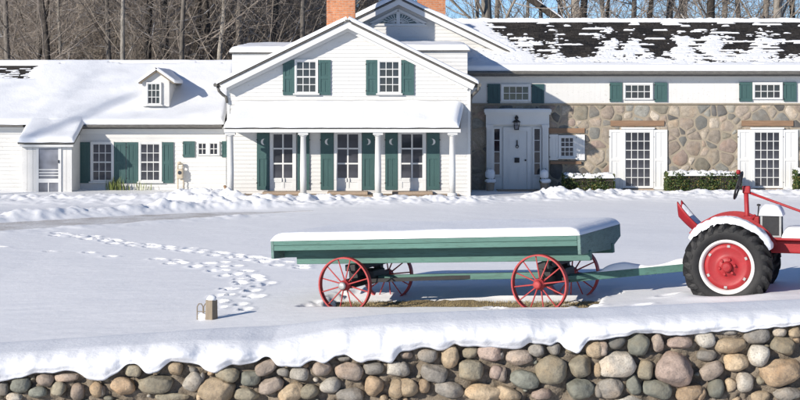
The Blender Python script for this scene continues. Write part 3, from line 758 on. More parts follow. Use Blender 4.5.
# --- chimneys
def chimney(x0, x1, y0, dep, zb, zt, label):
    X0, X1 = PX(x0, y0), PX(x1, y0)
    c = hb(MB().box(X0, X1, y0, y0 + dep, zb, zt), 'chimney', M['brick'], label=label)
    hb(MB().box(X0 - 0.05, X1 + 0.05, y0 - 0.05, y0 + dep + 0.05, zt, zt + 0.16).box(X0 - 0.09, X1 + 0.09, y0 - 0.09, y0 + dep + 0.09, zt + 0.161, zt + 0.3), 'chimney_cap', M['brick'], c)
    hb(MB().box(X0 + 0.15, X1 - 0.15, y0 + 0.15, y0 + dep - 0.15, zt + 0.301, zt + 0.55), 'chimney_pot', M['brick'], c)
chimney(326.5, 355, 55.6, 0.8, 4.5, 8.1, 'orange brick chimney behind the front gable')
chimney(417.5, 445.5, 61.0, 0.9, 5.5, 8.8, 'orange brick chimney behind the fan window gable')

# --- right wing: stone below, white band above
WX0, WX1 = PX(470, YW) - 1.2, 17.5
zb0, zb1 = PZ(103.3, YW), PZ(71.5, YW)
mort = hb(MB().box(WX0, WX1, YW + 0.002, 65.4, -0.4, zb0), 'stone_wall', M['house_mortar'], label='multicoloured fieldstone wall of the right wing')
hb(MB().box(WX0, WX1, YW + 0.012, 65.4, zb0 + 0.002, zb1 + 0.25), 'wall', M['white'], label='white board band above the fieldstone of the right wing')
m = MB(); xx = WX0
while xx < WX1:
    m.box(xx, xx + 0.1985, YW - 0.006, YW + 0.014, zb0 + 0.004, zb1 + 0.2); xx += 0.2
hb(m, 'board_siding', M['white'])
hb(MB().box(WX0, WX1, YW - 0.05, YW + 0.02, zb0 - 0.045, zb0 + 0.003), 'water_table', M['house_mortar'])
# mosaic of stones: voronoi cells, joints recessed
def clip(poly, px, py, nx, ny):
    out = []; n_ = len(poly)
    for i in range(n_):
        a = poly[i]; b = poly[(i + 1) % n_]; da = (a[0] - px) * nx + (a[1] - py) * ny; db = (b[0] - px) * nx + (b[1] - py) * ny
        if da <= 0: out.append(a)
        if da * db < 0:
            t_ = da / (da - db); out.append((a[0] + (b[0] - a[0]) * t_, a[1] + (b[1] - a[1]) * t_))
    return out
SCOL = [(158, 142, 122), (172, 150, 128), (128, 126, 118), (182, 162, 134), (118, 122, 118), (170, 146, 124), (148, 150, 140), (100, 100, 100), (196, 178, 152), (162, 132, 116), (140, 132, 108)]
def house_stones():
    r_ = random.Random(11); pts = []; tries = 0
    x0, x1, z0, z1 = PX(471, YW), WX1, -0.1, zb0 - 0.05
    while tries < 20000 and len(pts) < 345:
        tries += 1; q = (r_.uniform(x0, x1), r_.uniform(z0, z1)); w = r_.choice((0.15, 0.20, 0.24, 0.29, 0.36))
        if all(((q[0] - p[0]) / 1.3) ** 2 + (q[1] - p[1]) ** 2 > ((w + p[2]) / 2) ** 2 for p in pts): pts.append((q[0], q[1], w))
    holes = [(485, 549, 112, 190), (551, 583, 134, 159), (611, 665, 131, 190), (739, 796, 131, 190)]
    hw = [(PX(a, YW), PX(b, YW), PZ(d_, YW), PZ(c_, YW)) for a, b, c_, d_ in holes]
    k = 0
    for i, (x, z, w) in enumerate(pts):
        poly = [(x - .75, z - .5), (x + .75, z - .5), (x + .75, z + .5), (x - .75, z + .5)]
        for nx, ny, px_, py_ in ((1, 0, x1, 0), (-1, 0, x0, 0), (0, 1, 0, z1), (0, -1, 0, z0)): poly = clip(poly, px_, py_, nx, ny)
        for j, (a, b, w2) in enumerate(pts):
            dx, dz = a - x, b - z; d2 = dx * dx + dz * dz
            if i == j or d2 > 2.2: continue
            f = 0.5 + (w * w - w2 * w2) / (2 * d2); f = min(0.9, max(0.1, f))
            poly = clip(poly, x + dx * f, z + dz * f, dx, dz)
            if len(poly) < 3: break
        if len(poly) < 3: continue
        cx = sum(p[0] for p in poly) / len(poly); cz = sum(p[1] for p in poly) / len(poly)
        if any(a + 0.1 < cx < b - 0.1 and c_ + 0.1 < cz < d_ - 0.1 and all(a < p[0] < b and c_ < p[1] < d_ for p in poly) for a, b, c_, d_ in hw): continue
        ins = r_.uniform(0.006, 0.022); q = []
        for p in poly:
            L = math.hypot(p[0] - cx, p[1] - cz); f = max(0.3, 1 - ins * 1.5 / max(L, 1e-3)); q.append((cx + (p[0] - cx) * f, cz + (p[1] - cz) * f))
        for _ in range(2):   # round the corners
            s2 = []
            for a, b in zip(q, q[1:] + q[:1]): s2 += [(a[0] * .84 + b[0] * .16, a[1] * .84 + b[1] * .16), (a[0] * .16 + b[0] * .84, a[1] * .16 + b[1] * .84)]
            q = s2
            if len(q) > 20: break
        nn = len(q); pr = r_.uniform(0.006, 0.016); vs = []; tl = (r_.uniform(-.03, .03), r_.uniform(-.03, .03))
        for f, y in ((1.0, 0.035), (1.0, 0.012 - pr * 0.3), (0.80, -pr)):
            for p in q: vs.append(((p[0] - cx) * f, y + (tl[0] * (p[0] - cx) + tl[1] * (p[1] - cz)) * (f < 1), (p[1] - cz) * f))
        vs.append((0, -pr - 0.006, 0)); fs = []
        for a in range(2):
            for i2 in range(nn): fs.append((a * nn + i2, a * nn + (i2 + 1) % nn, (a + 1) * nn + (i2 + 1) % nn, (a + 1) * nn + i2))
        for i2 in range(nn): fs.append((2 * nn + i2, 2 * nn + (i2 + 1) % nn, 3 * nn))
        me = MB().add(vs, fs).mesh('stone', M['housestone'], True)
        o = put(bpy.data.objects.new('stone', me), mort); o.location = (cx, YW, cz)
        c = SCOL[r_.randrange(len(SCOL))]; av = sum(c) / 3; c = [av * 0.46 + q_ * 0.46 + p_ * 0.08 for q_, p_ in zip(c, (176, 156, 134))]; g = r_.uniform(0.92, 1.14)
        o.color = (*srgb(*[min(255, v_ * g) for v_ in c], 0.88), 1)
        k += 1
house_stones()
# wing roof, gutter, shingles and patchy snow
YE = 56.55; ez = PZ(71.0, YE); YRI = 61.0; rz = PZ(21.0, YRI); RX0, RX1 = 1.2, 17.9
vv = Vector((0, YRI - YE, rz - ez)); LV = vv.length; vn = vv.normalized(); nn_ = Vector((0, -vn.z, vn.y))
hb(MB().slab((RX0, YE, ez), (RX1, YE, ez), (RX1, YRI, rz), (RX0, YRI, rz), nn_ * 0.08), 'roof', M['shingle'], label='dark shingled roof of the right wing under patchy snow')
hb(MB().slab((RX0, YRI, rz), (RX1, YRI, rz), (RX1, 65.6, ez), (RX0, 65.6, ez), Vector((0, vn.z, vn.y)) * 0.08), 'roof', M['shingle'])
m = MB(); cr = 0.145; k = 0; b = 0.0; r_ = random.Random(2)
while b < LV - 0.02:
    p0 = Vector((0, YE, ez)) + vn * b; p1 = Vector((0, YE, ez)) + vn * min(b + cr, LV)
    x = RX0 + (0.0 if k % 2 else -0.11)
    while x < RX1:
        w = r_.uniform(0.16, 0.30); h = r_.uniform(0.022, 0.034); sg = r_.uniform(-0.012, 0.012)
        a0 = p0 + nn_ * h + vn * sg; a1 = p1 + nn_ * 0.004
        m.add([(x, a0.y, a0.z), (x + w - 0.008, a0.y, a0.z), (x + w - 0.008, a1.y, a1.z), (x, a1.y, a1.z), (x, p0.y, p0.z), (x + w - 0.008, p0.y, p0.z)], [(0, 1, 2, 3), (4, 5, 1, 0)])
        x += w
    b += cr; k += 1
tag(hb(m, 'shingles', M['shingle']), kind='stuff')
def patchy(Ag, Bg, th):
    x = RX0 + Ag; px = 400 + x * F / (YE + Bg * 0.9); fr = Bg / LV
    dark = np.zeros_like(Ag)
    for c, w, a in ((541, 13, 1.0), (519, 8, 0.5), (578, 18, 1.2), (620, 6, 0.9), (660, 14, 1.15), (700, 11, 1.0), (739, 15, 1.2), (788, 16, 1.2), (640, 5, 0.5), (724, 5, 0.5)):
        wob = 18 * (fbm(Bg * 1.7 + c, Ag * 0.5, 71, 3) - 0.5); dark += a * np.exp(-(np.abs(px - c - wob) / w) ** 2.5)
    dark = np.clip(dark, 0, 1.25) * sstep(0.15, 0.36, fr) + 0.75 * sstep(0.64, 0.84, fr) * sstep(476, 500, px) + 0.36 * sstep(0.30, 0.52, fr)
    n1 = fbm(Ag * 1.1, Bg * 6.0, 201, 4); n2 = fbm(Ag * 5.0, Bg * 13, 211, 3); n3 = fbm(Ag * 0.7, Bg * 1.2, 221, 2)
    Bj = Bg + 0.07 * (fbm(Ag * 3.5, Bg * 2.0, 251, 3) - 0.5); ph = (Bj / cr) % 1.0     # 0 at the butt of each course, where snow lodges
    cov = 0.50 - dark * 0.86 + (n1 - 0.5) * 1.0 + (n2 - 0.5) * 1.7 + (n3 - 0.5) * 1.1 + 0.42 * (0.5 - ph) * sstep(0.1, 0.45, fr)
    cov = cov + 0.8 * (1 - sstep(-14, 10, px - (484 + (1 - fr) * 58)))
    row = np.floor(Bj / cr); nr = vnoise(Ag * 0.9 + row * 17.3, row * 5.1, 231); nr2 = vnoise(Ag * 2.6 + row * 7.7, row * 3.3, 241)
    cov = np.maximum(cov, (sstep(0.66, 0.76, 0.65 * nr + 0.35 * nr2 + 0.3 * (n3 - 0.5)) * 0.5 - 0.02) * np.where(ph < 0.25 + 0.55 * n2, 1, -1) * sstep(0.3, 0.4, fr) - 0.5 * (ph > 0.25 + 0.55 * n2))
    t1 = np.clip(cov * 0.14, -0.03, 0.028) + 0.010 * sstep(0.0, 0.15, cov)
    t1 = np.where((n2 > 0.60) & (fr > 0.16) & (fr < 0.5) & (ph > 0.35) & (n1 < 0.55), -0.02, t1)
    low = 1 - sstep(0.07, 0.25, fr + 0.16 * (n1 - 0.5)); t1 = np.maximum(t1, low * (0.05 + 0.13 * (1 - sstep(0.0, 0.25, fr))) + (low - 1) * 0.3 - 0.03 * (n2 > 0.66) * sstep(0.10, 0.2, fr))
    ridge = sstep(0.95, 0.985, fr); t1 = np.maximum(t1, ridge * 0.11 * (0.35 + n2) - (1 - ridge) * 0.3)
    edge = np.sqrt(np.clip(Bg / 0.10, 0.0, 1)); return t1 * np.where(fr < 0.1, edge, 1)
snow_slab('roof_snow', (RX0, YE - 0.03, ez), (1, 0, 0), np.array(vn), np.array(nn_), RX1 - RX0, LV + 0.05, 0.1, house, res=0.03, fn=patchy, seed=31, off=HO, over=0.03)
hb(MB().sweep([(RX0 + 1.2, YE - 0.06, ez - 0.07), (RX1, YE - 0.06, ez - 0.07)], 0.075, 10).box(RX0 + 1.2, RX1, YE - 0.005, YE + 0.05, ez - 0.2, ez - 0.0), 'gutter', M['gutter'])
hb(MB().box(RX0, RX1, YE + 0.05, YW + 0.02, ez - 0.14, ez - 0.10), 'soffit', M['white_trim'])
# wing windows
for (a, b, y0, y1, s1, s2, mt) in ((503, 528.6, 86.2, 100.2, (487.5, 500), (531.6, 544), 'green_shade'), (625, 650.4, 84.8, 98.6, (609.6, 622), (654.4, 667), 'green'), (754.2, 780, 84.4, 98.2, (739, 752), (783.4, 796.2), 'green')):
    window(a, b, y0, y1, YW, 4, 2, 0.075, 'glass', False, False)
    shutter(s1[0], s1[1], y0 - 2.2, y1 + 3.2, YW, mt, panels=1); shutter(s2[0], s2[1], y0 - 2.2, y1 + 3.2, YW, mt, panels=1)
window(560.5, 573.4, 137.5, 156.4, YW, 3, 4, 0.085, 'glass', True)
shutter(549.2, 558, 134.5, 160, YW, 'white_trim', panels=1); shutter(575.8, 584.6, 134.5, 160, YW, 'white_trim', panels=1)
hb(MB().box(PX(548.5, YW), PX(584.5, YW), YW - 0.05, YW + 0.03, PZ(133, YW), PZ(128.2, YW)), 'lintel', M['brownwood'])
hb(MB().box(PX(550, YW), PX(581, YW), YW - 0.11, YW + 0.03, PZ(164, YW), PZ(161.2, YW)), 'stone_sill', M['brownwood'])
for (p0, p1, s1, s2, l0, l1) in ((625, 650.2, (609, 622.2), (653, 667), 610.5, 664), (754.2, 779.4, (737.4, 751.4), (782.4, 797.6), 741.5, 793)):
    w = window(p0, p1, 132, 186.5, YW, 4, 6, 0.11, name='glazed_door', sill=False, head=0.06, glass_rows=['glass_mid', 'glass_mid', 'glass_mid', 'glass_mid', 'glass', 'glass'])  # lower rows paler: reflected snow painted into the pane colour
    hb(MB().box(PX(p0, YW) - 0.11, PX(p1, YW) + 0.11, YW - 0.14, YW - 0.004, PZ(190.5, YW), PZ(188.7, YW)), 'threshold', M['step'], w)
    shutter(s1[0], s1[1], 129.6, 189.4, YW, 'white_trim'); shutter(s2[0], s2[1], 129.6, 189.4, YW, 'white_trim')
    hb(MB().box(PX(l0, YW), PX(l1, YW), YW - 0.06, YW + 0.03, PZ(126, YW), PZ(120.6, YW)), 'lintel', M['brownwood'])
# panelled entrance with sidelights
ye = YW - 0.32
X = lambda p: PX(p, YW); Z = lambda p: PZ(p, YW)
en = MB(); en.box(X(486), X(548), YW - 0.12, YW + 0.02, -0.05, Z(113))
ent = hb(en, 'entrance', M['white_trim'], label='white panelled front entrance with pilasters and narrow sidelights')
m = MB(); m.box(X(483.6), X(550.4), ye - 0.14, YW, Z(112.5), Z(109.4)).box(X(484.4), X(549.6), ye - 0.06, YW, Z(114.6), Z(112.52)).box(X(485.6), X(548.4), ye + 0.03, YW - 0.1, Z(124.5), Z(114.62))
hb(m, 'cornice', M['white_trim'], ent)
snow_slab('cornice_snow', (X(483.8), ye - 0.13, Z(109.45)), (1, 0, 0), (0, 1, 0), (0, 0, 1), X(550) - X(484), 0.42, 0.035, house, ru=0.06, rv=0.06, amp=0.5, res=0.06, seed=41, off=HO)
for a, b in ((486.2, 492.2), (541.8, 547.8)):
    m = MB().box(X(a), X(b), ye + 0.02, YW - 0.1, 0.0, Z(124.6)).box(X(a) - 0.03, X(b) + 0.03, ye - 0.02, YW - 0.1, -0.05, Z(181)).box(X(a) - 0.025, X(b) + 0.025, ye - 0.01, YW - 0.1, Z(127.5), Z(124.52))
    for k in range(4): 
        xk = X(a) + (X(b) - X(a)) * (0.2 + 0.2 * k); m.box(xk - 0.012, xk + 0.012, ye + 0.008, ye + 0.022, Z(179), Z(129))
    hb(m, 'pilaster', M['white_trim'], ent)
for a, b in ((494, 499.4), (534, 539.4)):
    m = MB().box(X(a) - 0.06, X(a), YW - 0.165, YW - 0.119, Z(176), Z(127)).box(X(b), X(b) + 0.06, YW - 0.165, YW - 0.119, Z(176), Z(127)).box(X(a), X(b), YW - 0.164, YW - 0.119, Z(176), Z(174.4)).box(X(a), X(b), YW - 0.164, YW - 0.119, Z(128.8), Z(127))
    for k in (1, 2, 3): 
        zk = Z(128.8) + (Z(174.4) - Z(128.8)) * k / 4; m.box(X(a), X(b), YW - 0.155, YW - 0.12, zk - 0.012, zk + 0.012)
    m.box(X(a) - 0.06, X(b) + 0.06, YW - 0.15, YW - 0.119, Z(187.5), Z(177.5))
    hb(m, 'sidelight', M['white_trim'], ent)
    for k in range(4):
        za = Z(128.8) + (Z(174.4) - Z(128.8)) * k / 4; zb_ = Z(128.8) + (Z(174.4) - Z(128.8)) * (k + 1) / 4
        hb(MB().box(X(a), X(b), YW - 0.132, YW - 0.1205, zb_, za), 'pane', M['glass'], ent)
m = MB().box(X(503), X(506.4), YW - 0.19, YW - 0.119, 0.02, Z(127)).box(X(526.8), X(530.4), YW - 0.19, YW - 0.119, 0.02, Z(127)).box(X(506.4), X(526.8), YW - 0.189, YW - 0.119, Z(131.5), Z(127))
hb(m, 'door_casing', M['white_trim'], ent)
door = hb(MB().box(X(506.5), X(526.7), YW - 0.15, YW - 0.1195, 0.03, Z(131.6)), 'door', M['white_trim'], label='closed white front door with knocker and mail box')
for (a, b, c_, d_) in ((508.5, 515.4, 135, 152), (517.8, 524.7, 135, 152), (508.5, 515.4, 166, 184), (517.8, 524.7, 166, 184)):
    m = MB().box(X(a), X(b), YW - 0.164, YW - 0.149, Z(d_), Z(c_)); m.box(X(a) + 0.05, X(b) - 0.05, YW - 0.172, YW - 0.163, Z(d_) + 0.05, Z(c_) - 0.05); hb(m, 'door_panel', M['white_trim'], door)
hb(MB().box(X(516.2), X(517.2), YW - 0.20, YW - 0.15, Z(146), Z(140)).sweep([(X(516.7) + 0.05 * math.sin(a), YW - 0.20, Z(146.4) - 0.05 * math.cos(a)) for a in np.linspace(0, 2 * PI, 13)], 0.012, 6), 'knocker', M['black'], door)
hb(MB().box(X(514.2), X(519), YW - 0.21, YW - 0.15, Z(162.4), Z(157.6)), 'mail_box', M['black'], door)
hb(MB().lathe([(0, -0.05), (0.03, -0.05), (0.035, -0.02), (0.012, 0.0), (0.012, 0.03)], 12, (X(525), YW - 0.175, Z(160)), 'Y'), 'handle', M['black'], door)
hb(MB().box(X(496), X(538), YW - 1.3, YW - 0.12, -0.12, 0.03), 'door_step', M['step'], bevel=0.02)

# --- left wing
LX1 = PX(226, YW); LX0 = -19.0
lz = PZ(124.6, 56.6)
hb(MB().box(LX0, LX1 + 1.5, YW + 0.012, 65.0, -0.4, lz + 0.1), 'wall', M['white'], label='white clapboard wall of the low left wing')
hb(siding(-0.05, lz - 0.02, lambda z: LX0, lambda z: LX1, YW, 0.15), 'clapboard_siding', M['white'])
LE = 56.6; LRI = 61.2; lrz = PZ(63.0, LRI); v2 = Vector((0, LRI - LE, lrz - lz)); L2 = v2.length; vn2 = v2.normalized(); n2_ = Vector((0, -vn2.z, vn2.y))
hb(MB().slab((LX0, LE, lz), (LX1 - 0.05, LE, lz), (LX1 - 0.05, LRI, lrz), (LX0, LRI, lrz), n2_ * 0.08), 'roof', M['shingle'], label='snow covered roof of the low left wing')
hb(MB().slab((LX0, LRI, lrz), (LX1 + 2, LRI, lrz), (LX1 + 2, 65.8, lz), (LX0, 65.8, lz), Vector((0, vn2.z, vn2.y)) * 0.08), 'roof', M['shingle'])
m = MB(); b = 0; k = 0; r_ = random.Random(8)
while b < L2 - 0.02:
    p0 = Vector((0, LE, lz)) + vn2 * b; p1 = Vector((0, LE, lz)) + vn2 * min(b + cr, L2); x = LX0
    while x < -11.5:
        w = r_.uniform(0.16, 0.3); h = r_.uniform(0.022, 0.034)
        a0 = p0 + n2_ * h; a1 = p1 + n2_ * 0.004
        m.add([(x, a0.y, a0.z), (x + w - 0.008, a0.y, a0.z), (x + w - 0.008, a1.y, a1.z), (x, a1.y, a1.z), (x, p0.y, p0.z), (x + w - 0.008, p0.y, p0.z)], [(0, 1, 2, 3), (4, 5, 1, 0)]); x += w
    b += cr
tag(hb(m, 'shingles', M['shingle']), kind='stuff')
def left_snow(Ag, Bg, th):
    x = LX0 + Ag; px = 400 + x * F / (LE + Bg * 0.85); fr = Bg / L2
    n1 = fbm(Ag * 1.2, Bg * 3, 301, 4); n2 = fbm(Ag * 4, Bg * 9, 311, 3); ph = (Bg / cr) % 1.0
    mel = (1 - sstep(30, 42, px + 14 * (n1 - 0.5))) * sstep(0.66, 0.74, fr + 0.1 * (n1 - .5)) * (1 - sstep(0.955, 0.97, fr))
    mel2 = np.exp(-((px - 39) / 4.0) ** 2) * sstep(0.66, 0.72, fr) * (1 - sstep(0.955, 0.97, fr))
    thin = 0.05 * (n1 * 0.8 + n2 * 1.2 - 0.98 - 0.35 * (ph - 0.3)) - 0.10 * mel2
    dots = np.where((fr > 0.93) & (fr < 0.962) & (n1 > 0.53) & (px > 60), 0.25, 0)
    dl = np.where((fr > 0.925) & (fr < 0.962) & (px < 45), 0.25, 0)
    return th * (1 - mel) + mel * thin - dots - dl
snow_slab('roof_snow', (LX0, LE - 0.04, lz), (1, 0, 0), np.array(vn2), np.array(n2_), LX1 - 0.03 - LX0, L2 + 0.06, 0.17, house, ru=0.16, rv=0.16, amp=0.22, sc=0.8, res=0.055, fn=left_snow, seed=33, off=HO, over=0.06)
hb(MB().sweep([(PX(80, LE), LE - 0.05, lz - 0.06), (LX1 - 0.1, LE - 0.05, lz - 0.06)], 0.065, 10).box(PX(76, LE), LX1 - 0.1, LE, LE + 0.04, lz - 0.16, lz), 'gutter', M['gutter'])
hb(MB().box(LX0, PX(23, LE), LE - 0.02, LE + 0.03, lz - 0.09, lz - 0.0), 'roof_edge_trim', M['gutter'])
hb(MB().box(LX0, LX1 - 0.1, LE + 0.04, YW, lz - 0.13, lz - 0.10), 'soffit', M['white_trim'])
hb(MB().box(LX0, LX1 - 0.1, YW - 0.04, YW + 0.01, lz - 0.34, lz - 0.135), 'frieze_board', M['white_trim'])
window(93, 112, 143.8, 180.4, YW, 3, 4, 0.08, 'glass_mid'); window(141, 160, 143.8, 180.4, YW, 3, 4, 0.08, 'glass_mid')
for a, b in ((79, 90.2), (114.4, 126.0), (126.8, 138.4), (162, 173.6)): shutter(a, b, 142.2, 183, YW)
window(198.6, 206.6, 143, 154.6, YW, 2, 2, 0.06, 'glass', False, False); window(210, 218, 143, 154.6, YW, 2, 2, 0.06, 'glass', False, False)
shutter(183.2, 195, 141.2, 157.2, YW, panels=1); shutter(222, 227, 141.2, 157.2, YW, panels=1)
# small roof dormer
YD = 57.35
dx0, dx1 = PX(142.2, YD), PX(169.2, YD); dzt = PZ(79.5, YD); dpk = PZ(69.8, YD - 0.15); dzb = PZ(106.5, YD); dxc = PX(157, YD)
hb(MB().prism([(dx0, dzb), (dx1, dzb), (dx1, dzt), (dxc, dpk - 0.08), (dx0, dzt)], YD + 0.01, 60.5), 'dormer_wall', M['white'])
hb(siding(dzb, dpk - 0.1, lambda z: dx0 if z < dzt else dx0 + (z - dzt) / (dpk - 0.08 - dzt) * (dxc - dx0), lambda z: dx1 if z < dzt else dx1 - (z - dzt) / (dpk - 0.08 - dzt) * (dx1 - dxc), YD + 0.008, 0.15, 0.01), 'clapboard_siding', M['white'])
hw_ = (dx1 - dx0) / 2 + 0.17
for s in (-1, 1):
    sl = (dpk - dzt) / ((dx1 - dx0) / 2); n = Vector((s * sl, 0, 1)).normalized(); a = Vector((dxc, YD - 0.18, dpk)); b = Vector((dxc + s * hw_, YD - 0.18, dpk - sl * hw_)); e = Vector((0, 3.4, 0))
    q = [a, b, b + e, a + e] if s > 0 else [b, a, a + e, b + e]
    hb(MB().slab(*q, n * 0.055), 'dormer_roof', M['oldwood'])
    d = b - a
    snow_slab('dormer_roof_snow', tuple(a - Vector((0, 0.03, 0))), np.array(d.normalized()), (0, 1, 0), np.array(n), d.length + 0.02, 3.4, 0.10, house, ru=0.1, rv=0.09, amp=0.3, res=0.08, seed=51 + s, off=HO, sides=(0, 1, 1, 0))
window(148, 160.2, 83.6, 103.8, YD, 3, 3, 0.05, 'glass', True, False)
# enclosed entry with its own roof
YN = 55.55; nx0, nx1 = PX(27.5, YN), PX(72.0, YN); nzt = PZ(143, YN)
hb(MB().box(nx0 - 0.2, nx1, YN + 0.012, YW, -0.3, nzt + 0.25), 'entry_wall', M['white'], label='small white enclosed entry of the left wing')
m = MB(); x = nx0 - 0.2
while x < nx1 - 0.01:
    m.box(x, min(x + 0.19, nx1), YN - 0.008, YN + 0.014, -0.1, nzt); x += 0.2
hb(m, 'board_siding', M['white'])
en0, en1 = PX(17.5, YN - 0.3), PX(74.0, YN - 0.3); nz0 = PZ(142.4, YN - 0.3); nyt = 57.05; nzt2 = nz0 + 0.475 * (nyt - YN + 0.3)
vq = Vector((0, nyt - YN + 0.3, nzt2 - nz0)); nq = Vector((0, -vq.z, vq.y)).normalized()
hb(MB().slab((en0, YN - 0.3, nz0), (en1, YN - 0.3, nz0), (en1 + 0.12, nyt, nzt2), (en0 + 0.12, nyt, nzt2), nq * 0.07), 'entry_roof', M['gutter'])
snow_slab('entry_roof_snow', (en0 - 0.02, YN - 0.34, nz0), (1, 0, 0), np.array(vq.normalized()) + np.array((0.05, 0, 0)), np.array(nq), en1 - en0 + 0.03, vq.length, 0.15, house, ru=0.14, rv=0.16, amp=0.2, res=0.09, seed=61, off=HO, over=0.05, sides=(1, 1, 1, 0))
hb(MB().box(en0 + 0.05, en1 - 0.05, YN - 0.22, YN - 0.0, nz0 - 0.16, nz0 - 0.08), 'entry_fascia', M['white_trim'])
# screen door
sdm = MB(); a, b = PX(36.6, YN), PX(61.5, YN); zt_, zb_ = PZ(145.5, YN), PZ(201, YN)
gx0, gx1 = PX(39, YN), PX(58.6, YN)
sdm.box(a, gx0, YN - 0.06, YN - 0.01, zb_, zt_); sdm.box(gx1, b, YN - 0.06, YN - 0.01, zb_, zt_)
for (t0, t1) in ((145.5, 148.2), (178.6, 182.6), (198.4, 201)): sdm.box(gx0, gx1, YN - 0.058, YN - 0.01, PZ(t1, YN), PZ(t0, YN))
scr = hb(sdm, 'screen_door', M['white_trim'])
hb(MB().box(gx0, gx1, YN - 0.03, YN - 0.018, PZ(178.6, YN), PZ(148.2, YN)), 'pane', M['glass_pale'], scr)
hb(MB().box(gx0, (gx0 + gx1) / 2 - 0.02, YN - 0.03, YN - 0.018, PZ(198.4, YN), PZ(182.6, YN)), 'pane', M['glass_pale'], scr)
hb(MB().box((gx0 + gx1) / 2 + 0.02, gx1, YN - 0.03, YN - 0.018, PZ(198.4, YN), PZ(182.6, YN)), 'pane', M['glass_pale'], scr)
m = MB().box((gx0 + gx1) / 2 - 0.02, (gx0 + gx1) / 2 + 0.02, YN - 0.05, YN - 0.017, PZ(198.4, YN), PZ(182.6, YN))
for q in (169.6, 172.6, 175.4): m.box(gx0, gx1, YN - 0.045, YN - 0.031, PZ(q + 0.5, YN), PZ(q - 0.5, YN))
hb(m, 'door_bars', M['white_trim'], scr)
hb(MB().box(gx1 + 0.0, gx1 + 0.03, YN - 0.1, YN - 0.06, PZ(163, YN), PZ(160, YN)), 'handle', M['black'], scr)
# white downspout and its brown foot
hb(MB().sweep([P(224.5, 186, 52.6), P(228.6, 193.5, 52.3)], 0.045, 8).sweep([P(228.6, 186, 52.45), P(225.2, 192.5, 52.45)], 0.04, 8), 'downspout', M['brownwood'])

# ------------------------------------------------------------------ fieldstone wall with its snow cap
YS = 18.5
SNOWB = [(-60, 386), (0, 382), (15, 380), (25, 378), (35, 374), (45, 374), (52, 375), (60, 372), (70, 372), (80, 374), (85, 381), (95, 383), (103, 382), (110, 377), (118, 373), (125, 366), (135, 364), (143, 374), (150, 375), (158, 373), (162, 368), (170, 362), (178, 362), (185, 364), (195, 365), (200, 366), (203, 371), (208, 373), (214, 375), (220, 370), (230, 366), (240, 367), (250, 365), (258, 362), (265, 358), (270, 358), (276, 368), (283, 367), (290, 368), (300, 368), (306, 364), (313, 361), (322, 364), (328, 363), (335, 357), (345, 355), (350, 358), (355, 363), (362, 364), (368, 362), (378, 362), (385, 364), (392, 366), (397, 357), (400, 353), (410, 352), (418, 349), (428, 349), (438, 352), (447, 350), (455, 345), (462, 348), (472, 348), (480, 347), (500, 350), (520, 350), (530, 344), (545, 345), (552, 347), (557, 342), (562, 343), (564, 349), (572, 352), (580, 355), (584, 347), (590, 341), (600, 342), (615, 338), (625, 337), (635, 334), (650, 335), (660, 334), (670, 337), (690, 337), (700, 335), (710, 333), (718, 334), (725, 331), (738, 332), (745, 333), (760, 330), (775, 329), (790, 327), (800, 326), (860, 322)]
wall = empty('fieldstone_wall', (0, YS, -1.1))
tag(wall, 'low wall of rounded fieldstones in brown mortar, capped with thick overhanging snow', 'wall')
WO = Matrix.Translation((0, -YS, 1.1))
def wpart(o, parent=None):
    put(o, parent or wall)
    if parent is None: o.matrix_parent_inverse = WO
    return o
def wall_top(X): return np.interp(X, [-9, -4.9, -2.4, 0, 2.4, 4.86, 9], [0.0, 0.09, 0.22, 0.38, 0.50, 0.66, 0.8])
gx = np.arange(-13, 13, 0.035)
gz = np.linspace(0, 1, 60)
XX, TT = np.meshgrid(gx, gz); ZZ = -1.15 + (wall_top(XX) + 1.15) * TT
YY = YS + 0.105 - 0.06 * (fbm(XX * 5, ZZ * 5, 401, 4) - 0.5) * 2 - 0.07 * (fbm(XX * 17, ZZ * 17, 411, 3) - 0.5) * 2
wpart(bpy.data.objects.new('mortar', grid_mesh('mortar', np.stack([XX, YY, ZZ], -1), M['mortar'])))
hbk = MB()
for i in range(26):
    x0 = -13.0 + i; z0 = wall_top(np.array(x0)); z1 = wall_top(np.array(x0 + 1.0))
    hbk.hexa([(x0, YS + 0.2, -1.15), (x0 + 1, YS + 0.2, -1.15), (x0 + 1, YS + 0.62, -1.15), (x0, YS + 0.62, -1.15), (x0, YS + 0.2, float(z0)), (x0 + 1, YS + 0.2, float(z1)), (x0 + 1, YS + 0.62, float(z1)), (x0, YS + 0.62, float(z0))])
wpart(bpy.data.objects.new('wall_core', hbk.mesh('wall_core', M['mortar'])))
FC = {'G': (128, 132, 118), 'O': (148, 138, 112), 'P': (168, 148, 130), 'T': (190, 162, 122), 'R': (184, 150, 110), 'L': (186, 178, 162), 'Y': (144, 138, 128), 'D': (112, 114, 112), 'K': (180, 152, 136)}
